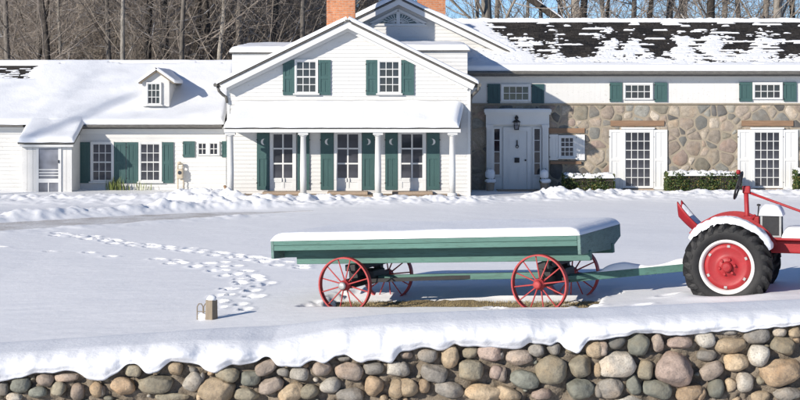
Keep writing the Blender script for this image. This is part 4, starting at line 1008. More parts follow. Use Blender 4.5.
ST = {0: [(103, 322, 105, 85, 0, 'G'), (235, 295, 90, 70, 0, 'P'), (350, 283, 125, 45, 5, 'P'), (305, 345, 80, 80, 0, 'O'), (195, 365, 95, 65, 0, 'G'), (70, 388, 80, 45, 0, 'L'), (12, 345, 50, 70, 0, 'Y'), (408, 360, 75, 90, 10, 'P'), (508, 350, 70, 80, 0, 'T')],
 100: [(170, 248, 85, 65, 0, 'O'), (118, 332, 125, 90, -12, 'R'), (293, 318, 185, 100, 0, 'O'), (400, 235, 85, 70, 0, 'T'), (490, 308, 105, 85, 55, 'L'), (370, 388, 190, 40, 0, 'O'), (5, 360, 35, 60, 0, 'Y'), (40, 395, 50, 24, 0, 'G'), (525, 390, 30, 40, 0, 'T')],
 200: [(145, 270, 125, 85, 0, 'O'), (265, 290, 105, 75, 0, 'G'), (350, 230, 115, 70, 25, 'P'), (373, 325, 135, 80, 20, 'P'), (85, 352, 190, 125, 8, 'T'), (245, 374, 125, 65, 0, 'O'), (485, 368, 140, 90, 25, 'T'), (440, 258, 65, 45, 0, 'Y'), (528, 268, 100, 78, 0, 'L'), (10, 285, 24, 50, 0, 'Y')],
 300: [(115, 237, 95, 80, -10, 'P'), (262, 250, 145, 90, -10, 'P'), (390, 235, 105, 65, 0, 'Y'), (160, 325, 110, 80, 8, 'L'), (395, 328, 95, 110, 5, 'R'), (45, 362, 105, 75, 0, 'O'), (265, 378, 140, 75, 0, 'Y'), (505, 240, 100, 75, 0, 'L'), (515, 345, 85, 100, 0, 'T'), (230, 183, 70, 30, 0, 'Y')],
 400: [(35, 165, 65, 40, 0, 'P'), (150, 165, 105, 75, 0, 'Y'), (268, 172, 92, 122, -15, 'T'), (378, 152, 85, 60, 10, 'O'), (480, 152, 125, 85, 0, 'K'), (185, 262, 138, 92, -8, 'Y'), (372, 250, 140, 115, 0, 'O'), (515, 258, 70, 75, 0, 'K'), (15, 240, 70, 80, 20, 'Y'), (40, 338, 110, 95, 0, 'T'), (130, 330, 60, 70, 0, 'R'), (265, 350, 150, 85, -10, 'Y'), (450, 368, 200, 95, 0, 'T')],
 500: [(108, 178, 140, 90, 0, 'P'), (195, 138, 85, 70, 0, 'Y'), (290, 130, 70, 65, 0, 'Y'), (277, 245, 165, 150, 0, 'O'), (432, 222, 120, 115, 10, 'O'), (505, 135, 95, 90, 0, 'T'), (130, 295, 150, 90, -10, 'G'), (425, 345, 155, 105, 0, 'G'), (225, 375, 105, 60, 8, 'K'), (45, 372, 135, 85, -20, 'T'), (12, 265, 55, 80, 0, 'P'), (5, 165, 35, 45, 0, 'Y'), (525, 245, 40, 75, 0, 'T'), (528, 355, 44, 70, 0, 'Y')],
 600: [(95, 100, 90, 65, 0, 'D'), (212, 108, 115, 120, 0, 'G'), (312, 95, 65, 100, 0, 'P'), (428, 95, 130, 65, 0, 'K'), (92, 212, 195, 130, 5, 'L'), (245, 243, 85, 100, -8, 'O'), (400, 240, 195, 185, 0, 'K'), (183, 322, 75, 108, 15, 'G'), (60, 342, 135, 100, 8, 'Y'), (308, 348, 150, 95, -10, 'G'), (480, 368, 140, 90, 20, 'R'), (10, 130, 70, 75, 0, 'P')],
 700: [(30, 80, 105, 85, 0, 'L'), (165, 40, 85, 35, 5, 'Y'), (170, 112, 165, 85, 5, 'T'), (310, 60, 135, 80, 5, 'Y'), (430, 40, 70, 50, 0, 'L'), (512, 40, 65, 60, 0, 'T'), (445, 115, 120, 90, -10, 'O'), (317, 165, 110, 110, 0, 'L'), (40, 165, 100, 60, 5, 'Y'), (65, 248, 130, 84, 32, 'P'), (197, 205, 125, 90, 0, 'T'), (437, 255, 215, 140, 5, 'R'), (90, 342, 80, 100, -10, 'G'), (168, 325, 60, 70, 0, 'T'), (245, 308, 90, 105, 0, 'L'), (330, 387, 100, 55, 0, 'T'), (470, 372, 140, 78, 0, 'Y'), (5, 370, 60, 80, 0, 'R')]}
def ico(sub):
    bm = bmesh.new(); bmesh.ops.create_icosphere(bm, subdivisions=sub, radius=1); v = np.array([p.co[:] for p in bm.verts]); f = np.array([[q.index for q in p.verts] for p in bm.faces]); bm.free(); return v, f
IV, IF = ico(3); IV4, IF4 = ico(4)
def rock(w, h, dpt, seed, name='stone', mat='fieldstone', fine=True):
    r_ = np.random.RandomState(seed); v = (IV4 if fine and max(w, h) > 0.28 else IV).copy(); f = IF4 if fine and max(w, h) > 0.28 else IF
    e = r_.uniform(0.72, 0.95); v = np.sign(v) * np.abs(v) ** e; 
    for _ in range(r_.randint(4, 9)):        # blunt facets
        n = r_.normal(size=3); n /= np.linalg.norm(n); c = r_.uniform(0.70, 0.93); d = v @ n - c; v = v - np.where(d > 0, d * 0.72, 0)[:, None] * n
    k = r_.uniform(0, 50); nz = fbm(v[:, 0] * 1.5 + k, v[:, 1] * 1.5 + v[:, 2] * 1.1, seed % 997, 4) - 0.5; v = v * (1 + 0.26 * nz)[:, None]
    nf = fbm(v[:, 0] * 6 + k, v[:, 2] * 6 + v[:, 1] * 5, seed % 991, 2) - 0.5; v = v * (1 + 0.05 * nf)[:, None]
    mx = np.abs(v).max(0); v = v / mx * np.array((w / 2, dpt / 2, h / 2))
    return quad_mesh(name, v, f, M[mat], True)
occ = []
def fieldstone(x, z, w, h, rot, col, seed, back=0.0):
    me = rock(w * 1.09, h * 1.09, min(w, h) * 1.0 + 0.05, seed)
    o = bpy.data.objects.new('stone', me); wpart(o)
    o.location = (x, YS + 0.07 + back, z); o.rotation_euler = (0, -R(rot), 0); g = random.Random(seed).uniform(0.9, 1.08)
    fc = FC[col]; av = sum(fc) / 3; o.color = (*srgb(*[min(255, (av * 0.38 + q * 0.62) * g * 1.04) for q in fc], 0.90), 1); occ.append((x, z, w / 2, h / 2))
k = 0
for x0, L in ST.items():
    for (cx, cy, w, h, rot, c) in L:
        k += 1; px, py = x0 + cx / 5.33, 325 + cy / 5.33
        fieldstone(PX(px, YS), PZ(py, YS), w / 5.33 * YS / F, h / 5.33 * YS / F, rot, c, 100 + k)
r_ = random.Random(77); tries = 0; extra = 0
while tries < 20000 and extra < 165:            # the courses below and beside the frame, and chinking stones
    tries += 1; x = r_.uniform(-9.5, 9.5); z = r_.uniform(-1.0, 0.75); inview = abs(x) < 4.9 and z > PZ(402, YS)
    if z > float(wall_top(np.array(x))) - 0.04: continue
    w = r_.uniform(0.05, 0.11) if inview else r_.uniform(0.26, 0.46); h = w * r_.uniform(0.65, 0.95)
    if all(((x - a) / (c + w * 0.46)) ** 2 + ((z - b) / (d + h * 0.46)) ** 2 > 1 for a, b, c, d in occ):
        fieldstone(x, z, w, h, r_.uniform(-20, 20), r_.choice('GOPTRLYYO'), 900 + extra, 0.02 if inview else 0); extra += 1
# snow cap: rolls over the wall top and hangs in front with a scalloped edge
cx = np.arange(-13, 13, 0.024); pxs = 400 + cx * F / (YS - 0.1)
zb = np.array([PZ(y, YS - 0.10) for y in np.interp(pxs, [p[0] for p in SNOWB], [p[1] for p in SNOWB])])
zb = zb + 0.045 * (fbm(cx * 11, cx * 0, 431, 4) - 0.5)
ker = np.array([0.3, 1, 2, 1, 0.3]); ker /= ker.sum(); zb[2:-2] = np.convolve(zb, ker, 'valid')
lipy = np.interp(pxs, [-60, 0, 100, 200, 270, 300, 340, 400, 500, 600, 700, 800, 860], [355, 352, 345, 338, 339, 333, 327, 322, 318, 316, 312, 308, 306])
zt = np.array([PZ(y, YS + 0.35) for y in lipy]) + 0.04 * (fbm(cx * 1.3, cx * 0, 441, 3) - 0.5)
rows = []; bulge = 0.11 * (fbm(cx * 3.0, cx * 0 + 2, 451, 3) - 0.5) * 2 + 0.03 * (fbm(cx * 8.0, cx * 0 + 5, 453, 2) - 0.5) * 2
NB = 15
for i in range(NB):                               # from the lawn forward to the lip
    t_ = i / NB; y = 20.6 - (20.6 - (YS + 0.28)) * t_
    lawn = snow_z(cx.copy(), np.full_like(cx, y)); f = sstep(0.0, 0.85, t_)
    z = lawn * (1 - f) + (zt + 0.0) * f - (0.05 if i == 0 else 0) + (0.006 if i == 1 else 0.012 if i > 1 else 0) * (1 - f)
    rows.append((np.full_like(cx, y), z))
hh = zt - zb
for a in np.linspace(0, 1, 22):                   # round lip and hanging front
    ang = a * PI / 2 * 1.0
    y = YS + 0.28 - 0.35 * np.sin(min(1, a * 1.55) * PI / 2) * np.ones_like(cx) - bulge * np.sin(a * PI) * 0.8
    y = y + 0.05 * sstep(0.75, 1.0, np.array(a))
    z = zt - hh * (a ** 1.45)
    nzz = 0.07 * (fbm(cx * 7, z * 7, 461, 4) - 0.5) * np.sin(a * PI)
    rows.append((y + nzz, z))
rows.append((np.full_like(cx, YS + 0.03), zb + 0.03)); rows.append((np.full_like(cx, YS + 0.16), zb + 0.06))
V = np.stack([np.stack([cx, y, z], -1) for y, z in rows], 0)
wpart(bpy.data.objects.new('snow_cap', grid_mesh('snow_cap', V, M['snow'])))

# ------------------------------------------------------------------ green flatbed wagon
wag = empty('farm_wagon', WAG_O, (0, -WAG_T, -WAG_Y))
tag(wag, 'long green wooden flatbed wagon on red spoked wheels, its deck covered with snow', 'wagon')
A0, A1, B0, B1, ZT = -4.54, 0.69, -0.05, 2.25, 1.18
for (b0, b1) in ((B0, B0 + 0.05), (B1 - 0.05, B1)):
    MB().box(A0 + 0.052, A1 - 0.052, b0, b1, ZT - 0.075, ZT - 0.002).build('side_rail', M['wagon'], wag, bevel=0.006)
    MB().box(A0 + 0.052, A1 - 0.052, b0 + 0.003, b1, ZT - 0.16, ZT - 0.079).build('side_rail', M['wagon'], wag, bevel=0.006)
nb = 24; pw = (A1 - A0 - 0.104) / nb
pm = MB().box(0.003, pw - 0.003, B0 + 0.052, B1 - 0.052, -0.04, 0).mesh('deck_plank', M['wagon'])
for i in range(nb):
    o = put(bpy.data.objects.new('deck_plank', pm), wag); o.location = (A0 + 0.052 + i * pw, 0, ZT - 0.004)
def apron(a, s):
    poly = [(B0, 0), (B1, 0), (B1, -0.20), (1.62, -0.36), (B0, -0.29)]
    m = MB(); n = len(poly)
    vs = [(a, p, ZT + q) for p, q in poly] + [(a + s * 0.05, p, ZT + q) for p, q in poly]
    fs = [tuple(range(n)), tuple(range(2 * n - 1, n - 1, -1))] + [((i + 1) % n, i, n + i, n + (i + 1) % n) for i in range(n)]
    bm_ = m.add(vs, fs); o = bm_.build('end_board', M['wagon_grey'], wag, bevel=0.006)
    bm = bmesh.new(); bm.from_mesh(o.data); bmesh.ops.recalc_face_normals(bm, faces=bm.faces); bm.to_mesh(o.data); bm.free()
    for p in (0.3, 1.1, 1.9): MB().bar((a + s * 0.05, p, ZT - 0.02), (a + s * 0.05, p, ZT - 0.24), 0.012, 0.05, up=(1, 0, 0)).build('cleat', M['wagon_grey'], o)
apron(A1, -1); apron(A0, 1)
for b in (0.36, 1.66): MB().box(A0 + 0.25, A1 + 0.02, b, b + 0.11, ZT - 0.42, ZT - 0.27).build('sill', M['wagon'], wag, bevel=0.008)
MB().box(A0 + 0.06, A1 - 0.06, 0.30, 0.335, ZT - 0.30, ZT - 0.05).build('side_panel', M['wagon'], wag)
MB().box(A0 + 0.06, A1 - 0.06, 1.90, 1.935, ZT - 0.30, ZT - 0.05).build('side_panel', M['wagon'], wag)
for i in range(6):
    a = A0 + 0.4 + i * (A1 - A0 - 0.8) / 5; MB().box(a, a + 0.09, 0.34, 1.895, ZT - 0.268, ZT - 0.05).build('cross_beam', M['wagon'], wag)
# running gear
for a in (0.0, -3.26):
    MB().box(a - 0.07, a + 0.07, 0.12, 1.62, 0.385, 0.53).build('axle', M['black'], wag, bevel=0.01)
    MB().box(a - 0.09, a + 0.09, 0.22, 1.88, ZT - 0.53, ZT - 0.425).build('bolster', M['black'], wag, bevel=0.01)
    MB().bar((a, 0.42, 0.5), (a, 0.42, ZT - 0.5), 0.12, 0.12, up=(1, 0, 0)).bar((a, 1.35, 0.5), (a, 1.35, ZT - 0.5), 0.12, 0.12, up=(1, 0, 0)).bar((a + 0.1, 0.3, ZT - 0.45), (a - 0.15, 1.2, 0.48), 0.05, 0.05).build('bolster_stake', M['black'], wag)
    MB().sweep([(a, -0.06, 0.45), (a, 1.80, 0.45)], 0.035, 10).build('axle_shaft', M['black'], wag, True)
    MB().box(a - 0.22, a + 0.22, 0.62, 1.12, 0.40, 0.62).build('fifth_wheel_plate', M['black'], wag, bevel=0.02)
MB().bar((-3.2, 0.87, 0.47), (0.1, 0.87, 0.50), 0.10, 0.10).build('reach_pole', M['wagon'], wag, bevel=0.01)
MB().bar((-3.2, 0.55, 0.46), (-1.4, 0.85, 0.48), 0.05, 0.06).bar((-3.2, 1.19, 0.46), (-1.4, 0.89, 0.48), 0.05, 0.06).build('hound', M['black'], wag)
def spoked_wheel(a, b, hubmat, turn=0.0):
    w = empty('wheel'); w.parent = wag; w.location = (a, b, 0.45); w.rotation_euler = (0, random.Random(int(a * 9 + b * 5)).uniform(0, 0.5), -turn)
    rr = 0.45; hwid = 0.05
    MB().lathe([(rr - 0.024, -hwid), (rr, -hwid), (rr, hwid), (rr - 0.024, hwid)], 56, (0, 0, 0), 'Y', True).build('rim', M['red_wheel'], w)
    me = MB().sweep([(0, 0, 0.05), (0, 0, rr - 0.02)], [0.013, 0.010], 6).mesh('spoke', M['red_wheel'])
    for k in range(12):
        o = put(bpy.data.objects.new('spoke', me), w); o.rotation_euler = (0.07 * (1 if k % 2 else -1), k * 2 * PI / 12, 0)
        o.location = (0, 0.04 * (1 if k % 2 else -1) * 0.9, 0)
    MB().lathe([(0, -0.115), (0.05, -0.115), (0.06, -0.10), (0.075, -0.06), (0.085, -0.05), (0.085, 0.05), (0.07, 0.06), (0.06, 0.10), (0, 0.10)], 20, (0, 0, 0), 'Y').build('hub', M['red_wheel'], w)
    MB().lathe([(0, -0.145), (0.045, -0.14), (0.062, -0.125), (0.062, -0.10), (0, -0.10)], 18, (0, 0, 0), 'Y').build('hub_cap', M[hubmat], w)
spoked_wheel(0, 0, 'red_wheel', 0.06); spoked_wheel(-3.26, 0, 'steel', 0.0); spoked_wheel(0, 1.72, 'red_wheel', 0.06); spoked_wheel(-3.26, 1.72, 'steel', 0)
# tongue up to the tractor's drawbar (worked out in wagon space)
TR_Y = R(19.0); TU = Vector((math.cos(TR_Y), -math.sin(TR_Y), 0)); TV = Vector((math.sin(TR_Y), math.cos(TR_Y), 0)); TR_O = Vector((4.97, 23.5, 0.11)) + TV * 0.62
WM = Matrix.Translation(WAG_O) @ Euler((0, -WAG_T, -WAG_Y)).to_matrix().to_4x4(); WI = WM.inverted()
hitch = WI @ (TR_O + TU * -0.50 + Vector((0, 0, 0.60))); root_ = Vector((0.15, 0.87, 0.44))
tong = MB().bar(root_, hitch, 0.09, 0.125).build('tongue', M['wagon'], wag, bevel=0.008)
MB().sweep([(hitch + Vector((-0.03, 0, 0)))[:], (hitch + Vector((0.16, 0, 0.0)))[:]], 0.03, 8).build('hitch_pin', M['black'], tong)
for s in (-1, 1): MB().bar((0.05, 0.87 + s * 0.22, 0.46), root_.lerp(hitch, 0.22), 0.05, 0.06).build('hound', M['wagon'], wag)
tu = (hitch - root_).normalized(); tn = Vector((-tu.z, 0, tu.x)); Lt = (hitch - root_).length
p0 = root_ + tn * 0.060 + tu * 0.45 + Vector((0, -0.05, 0))
def tong_snow(Ag, Bg, th): return th * (0.25 + 1.25 * np.clip(fbm(Ag * 2.2, Bg * 0, 471, 2) * 1.6 - 0.3, 0, 1.2))
snow_slab('tongue_snow', tuple(p0), tuple(tu), (0, 1, 0), tuple(tn), Lt - 0.5, 0.10, 0.09, wag, ru=0.3, rv=0.05, res=0.02, fn=tong_snow, seed=71)
snow_slab('deck_snow', (A0 + 0.0, B0 - 0.012, ZT), (1, 0, 0), (0, 1, 0), (0, 0, 1), A1 - A0 + 0.0, B1 - B0 + 0.024, 0.125, wag, ru=0.22, rv=0.09, amp=0.13, sc=1.2, res=0.06, seed=72, over=0.02)

# ------------------------------------------------------------------ red tractor
trac = empty('tractor', TR_O, (0, 0, -TR_Y))
tag(trac, 'old red farm tractor with big lugged rear tyres and snow on its fenders and seat', 'tractor')
def tyre_wheel(x, y, rr, tw, rim, disc, lugs, out, par=trac):
    w = empty('rear_wheel' if rr > 0.5 else 'front_wheel'); w.parent = par; w.location = (x, y, rr)
    if out > 0: w.rotation_euler = (0, 0, PI)
    h = tw / 2; m = MB()
    m.lathe([(rim, -h * 0.78), (rim + 0.03, -h * 0.95), (rim + (rr - rim) * 0.45, -h * 1.04), (rr - 0.095, -h * 0.93), (rr - 0.06, -h * 0.72), (rr - 0.055, 0), (rr - 0.06, h * 0.72), (rr - 0.095, h * 0.93), (rim + (rr - rim) * 0.45, h * 1.04), (rim + 0.03, h * 0.95), (rim, h * 0.78)], 64, (0, 0, 0), 'Y', False)
    ty = m.build('tyre', M['rubber'], w, True)
    if lugs:
        lm = MB()
        for s in (-1, 1):
            for k in range(lugs):
                a0 = 2 * PI * (k + (0.5 if s > 0 else 0)) / lugs; st = 5; ring = []
                for i in range(st + 1):
                    t_ = i / st; yy = s * h * min(1.07, 1.22 * t_); a = a0 + 0.32 * t_
                    drop = 0 if t_ < 0.65 else (t_ - 0.65) / 0.35 * 0.085
                    wd = 0.050 * (0.8 + 0.4 * t_); ro = rr - drop; ri = rr - 0.06 - drop * 0.9
                    for (rad, o_) in ((ri, -wd / rr * 0.75), (ro, -wd / rr * 0.5), (ro, wd / rr * 0.5), (ri, wd / rr * 0.75)):
                        ring.append((rad * math.cos(a + o_), yy, rad * math.sin(a + o_)))
                fs = []
                for i in range(st):
                    for j in range(3): fs.append((i * 4 + j, i * 4 + j + 1, i * 4 + j + 5, i * 4 + j + 4))
                fs.append((0, 1, 2, 3)); fs.append((st * 4 + 3, st * 4 + 2, st * 4 + 1, st * 4))
                lm.add(ring, fs)
        lm.build('tyre_lugs', M['rubber'], ty)
    MB().lathe([(rim - 0.035, -h * 0.60), (rim - 0.01, -h * 0.86), (rim + 0.018, -h * 0.90), (rim + 0.02, -h * 0.78), (rim - 0.005, -h * 0.6), (rim - 0.03, 0), (rim - 0.005, h * 0.6), (rim + 0.02, h * 0.85), (rim - 0.01, h * 0.9), (rim - 0.05, 0)], 56, (0, 0, 0), 'Y', True).build('rim', M['rimwhite'], w, True)
    d0 = -h * 0.45
    di = MB().lathe([(0.0, d0 - 0.03), (0.11, d0 - 0.03), (0.14, d0 - 0.01), (disc * 0.55, d0 + 0.02), (disc * 0.8, d0 - 0.015), (disc * 0.93, d0 - 0.02), (disc + 0.03, d0 + 0.06), (disc + 0.03, d0 + 0.08), (0, d0 + 0.08)], 48, (0, 0, 0), 'Y').build('wheel_disc', M['red'], w, True)
    MB().lathe([(0, d0 - 0.115), (0.055, d0 - 0.11), (0.075, d0 - 0.09), (0.085, d0 - 0.03), (0, d0 - 0.03)], 20, (0, 0, 0), 'Y').build('hub', M['red'], di)
    if lugs:
        bm_ = MB().lathe([(0, -0.03), (0.020, -0.03), (0.026, 0.0)], 6, (0, 0, 0), 'Y').mesh('bolt', M['red'])
        for k in range(6):
            a = k * 2 * PI / 6 + 0.2; o = put(bpy.data.objects.new('bolt', bm_), di); o.location = (0.115 * math.cos(a), d0 - 0.028, 0.115 * math.sin(a))
        cl = MB().box(-0.022, 0.022, -0.02, 0.05, -0.012, 0.024).mesh('rim_clamp', M['steel'])
        for k in range(6):
            a = k * 2 * PI / 6 + 0.45; o = put(bpy.data.objects.new('rim_clamp', cl), di); o.location = ((disc - 0.04) * math.cos(a), d0 - 0.01, (disc - 0.04) * math.sin(a)); o.rotation_euler = (0, -a + PI / 2, 0)
    return w
tyre_wheel(0, -0.62, 0.67, 0.31, 0.395, 0.345, 22, -1)
tyre_wheel(0, 0.62, 0.67, 0.31, 0.395, 0.345, 22, 1)
tyre_wheel(1.95, -0.55, 0.30, 0.13, 0.19, 0.16, 0, -1); tyre_wheel(1.95, 0.55, 0.30, 0.13, 0.19, 0.16, 0, 1)
# fenders: shells over the wheels with snow on them
for s in (-1, 1):
    y0, y1 = (-0.72, -0.36) if s < 0 else (0.36, 0.72); m = MB(); N = 26
    aa = [R(26) + R(116) * i / N for i in range(N + 1)]
    for i in range(N):
        for (ra, rb) in ((0.69, 0.705),):
            p = lambda a, r, y: (r * math.cos(a), y, 0.65 + r * math.sin(a))
            a, b = aa[i], aa[i + 1]
            m.hexa([p(a, ra, y0), p(b, ra, y0), p(b, ra, y1), p(a, ra, y1), p(a, rb, y0), p(b, rb, y0), p(b, rb, y1), p(a, rb, y1)])
            yi = y1 if s < 0 else y0                       # upstanding inner flange
            m.hexa([p(a, 0.60, yi - 0.012), p(b, 0.60, yi - 0.012), p(b, 0.60, yi + 0.012), p(a, 0.60, yi + 0.012), p(a, 0.79, yi - 0.012), p(b, 0.79, yi - 0.012), p(b, 0.79, yi + 0.012), p(a, 0.79, yi + 0.012)])
    fe = m.build('fender', M['red'], trac)
    na, ny = 60, 16; V = np.zeros((ny + 2, na, 3)); av = np.linspace(R(25), R(143), na)
    for j in range(ny + 2):
        fj = np.clip((j - 1) / (ny - 1), 0, 1); y = y0 - 0.02 + (y1 - 0.03 - y0) * fj
        t_ = 0.062 * np.sqrt(np.clip(1 - (1 - np.clip(np.sin((av - R(24)) / R(120) * PI) * 2.2, 0, 1)) ** 2, 0, 1)) * (0.35 + 1.2 * fbm(av * 6, av * 0 + fj * 3, 481 + s, 3)) * math.sqrt(max(0.03, 1 - (2 * fj - 1) ** 6))
        rad = 0.705 + (t_ if 0 < j < ny + 1 else -0.004 * np.ones(na))
        dr = 0.05 * (fbm(av * 9, av * 0, 491, 2)) if j in (0, 1) else 0
        V[j, :, 0] = (rad - dr) * np.cos(av); V[j, :, 1] = y - (0.012 if j == 0 else 0); V[j, :, 2] = 0.65 + (rad - dr) * np.sin(av)
    put(bpy.data.objects.new('fender_snow', grid_mesh('fender_snow', V, M['snow'])), trac)
# chassis, seat, steering
MB().box(-0.28, 0.45, -0.26, 0.26, 0.45, 1.02).build('gearbox', M['red'], trac, bevel=0.05)
MB().sweep([(0, -0.5, 0.65), (0, 0.5, 0.65)], 0.10, 14).build('rear_axle', M['red'], trac, True)
MB().box(0.40, 2.55, -0.20, 0.20, 0.85, 1.06).build('frame_rail', M['red'], trac, bevel=0.03)
MB().box(0.50, 1.30, -0.36, 0.36, 1.062, 1.10).build('platform', M['red'], trac, bevel=0.01)
MB().bar((-0.2, 0, 0.5), (-0.52, 0, 0.58), 0.16, 0.05).build('drawbar', M['black'], trac)
bb = MB().box(0.46, 0.76, -0.34, 0.02, 1.102, 1.43).build('battery_box', M['black'], trac, bevel=0.01)
MB().box(0.455, 0.765, -0.345, -0.32, 1.103, 1.13).box(0.455, 0.485, -0.346, -0.32, 1.131, 1.44).box(0.735, 0.765, -0.346, -0.32, 1.131, 1.44).build('box_edge', M['steel'], bb)
snow_slab('battery_box_snow', (0.43, -0.37, 1.43), (1, 0, 0), (0, 1, 0), (0, 0, 1), 0.36, 0.42, 0.17, trac, ru=0.12, rv=0.13, amp=0.25, sc=4, res=0.03, seed=81)
hood = MB(); hood.prism([(1.35, 1.10), (2.6, 1.10), (2.6, 1.40), (2.45, 1.54), (1.4, 1.57), (1.35, 1.49)], -0.2, 0.2)
hood.build('hood', M['red'], trac, bevel=0.05)
MB().box(1.35, 2.3, -0.15, 0.15, 0.60, 1.099).build('engine', M['red'], trac, bevel=0.03)
gr = MB()
for i in range(9): gr.box(2.6, 2.62, -0.17 + i * 0.04, -0.15 + i * 0.04, 1.12, 1.38)
gr.build('grille', M['steel'], trac)
MB().bar((1.95, -0.5, 0.36), (1.95, 0.5, 0.36), 0.08, 0.08).bar((1.95, 0, 0.36), (1.95, 0, 0.86), 0.1, 0.1, up=(1, 0, 0)).build('front_axle', M['red'], trac)
MB().sweep([(1.7, 0.1, 1.5), (1.7, 0.1, 2.15)], 0.03, 10).build('exhaust_pipe', M['black'], trac)
snow_slab('platform_snow', (0.77, -0.36, 1.10), (1, 0, 0), (0, 1, 0), (0, 0, 1), 0.53, 0.72, 0.15, trac, ru=0.12, rv=0.12, amp=0.3, sc=3, res=0.04, seed=82)
snow_slab('hood_snow', (1.4, -0.2, 1.565), (1, 0, 0), (0, 1, 0), (0, 0, 1), 1.1, 0.4, 0.08, trac, ru=0.1, rv=0.1, amp=0.3, sc=3, res=0.05, seed=83)
# pan seat, tilted forward, snow lying in it
def seat():
    n1, n2 = 22, 16; V = np.zeros((n2, n1, 3))
    for j in range(n2):
        for i in range(n1):
            u = i / (n1 - 1); w = j / (n2 - 1) * 2 - 1
            half = 0.23 * (1 - 0.25 * u ** 3); x = -0.82 + 0.50 * u
            rise = 0.32 * (1 - u) ** 1.6; z = 1.03 + rise * 1.05 + 0.24 * abs(w) ** 2.0 * (1 - 0.55 * u)
            V[j, i] = (x, w * half * (0.75 + 0.25 * math.sin(min(1, u * 3 + 0.2) * PI / 2)), z)
    st = put(bpy.data.objects.new('seat', grid_mesh('seat', V, M['red'])), trac)
    so = st.modifiers.new('t', 'SOLIDIFY'); so.thickness = 0.02
    MB().bar((-0.48, 0, 1.24), (-0.2, 0, 0.85), 0.06, 0.03, up=(1, 0, 0)).bar((-0.2, 0, 0.86), (0.1, 0, 0.86), 0.08, 0.03).build('seat_spring', M['red'], trac)
    W = V.copy(); 
    for j in range(n2):
        for i in range(n1):
            u = i / (n1 - 1); w = j / (n2 - 1) * 2 - 1; e = max(0, 1 - abs(w) ** 4) * min(1, (1 - u) * 7 + 0.05) * min(1, u * 5)
            W[j, i, 2] += -0.006 + 0.075 * math.sqrt(max(e, 0)) * (0.5 + u * 0.8)
    put(bpy.data.objects.new('seat_snow', grid_mesh('seat_snow', W, M['snow'])), trac)
seat()
s0 = Vector((0.24, 0.0, 0.86)); s1 = Vector((0.20, 0.0, 1.83))
MB().sweep([s0, s0.lerp(s1, 0.55), s1], [0.045, 0.038, 0.035], 12).build('steering_post', M['red'], trac, True)
MB().sweep([s1 + Vector((-0.02, 0, -0.05)), Vector((1.1, -0.02, 1.46)), Vector((1.42, -0.02, 1.36))], 0.020, 10).build('steering_rod', M['red'], trac, True)
MB().box(0.15, 0.27, -0.05, 0.05, 1.74, 1.86).build('steering_box', M['red'], trac, bevel=0.02)
sw_c = Vector((0.085, 0.0, 1.865)); sw_n = Vector((-0.95, 0.0, 0.27)).normalized(); su = Vector((0.27, 0, 0.95)).normalized(); sv = Vector((0, 1, 0))
ring = [sw_c + (su * math.sin(a) + sv * math.cos(a)) * 0.215 for a in np.linspace(0, 2 * PI, 33)]
sw = MB().sweep(ring, 0.016, 8, cap=False).build('steering_wheel', M['black'], trac, True)
m = MB().sweep([sw_c, s1 + Vector((0, 0, -0.02))], 0.018, 8)
for a in (R(90), R(210), R(330)): m.sweep([sw_c, sw_c + (su * math.sin(a) + sv * math.cos(a)) * 0.21], 0.010, 6)
m.build('wheel_spokes', M['black'], sw)
kn = sw_c + su * 0.20 + sw_n * 0.055
MB().lathe([(0, -0.035), (0.03, -0.03), (0.036, 0), (0.03, 0.03), (0, 0.035)], 14, tuple(kn)).build('spinner_knob', M['red'], sw, True)
lv = MB().sweep([(0.36, -0.05, 1.0), (0.40, -0.05, 1.55)], 0.011, 8).build('gear_lever', M['black'], trac, True)
MB().lathe([(0, -0.02), (0.03, -0.012), (0.03, 0.012), (0, 0.02)], 12, (0.40, -0.05, 1.57)).build('lever_knob', M['black'], lv)
MB().bar((0.05, -0.3, 1.1), (0.36, -0.1, 1.42), 0.06, 0.05).box(0.16, 0.42, -0.14, 0.10, 1.0, 1.40).build('steering_bracket', M['red'], trac, bevel=0.02)

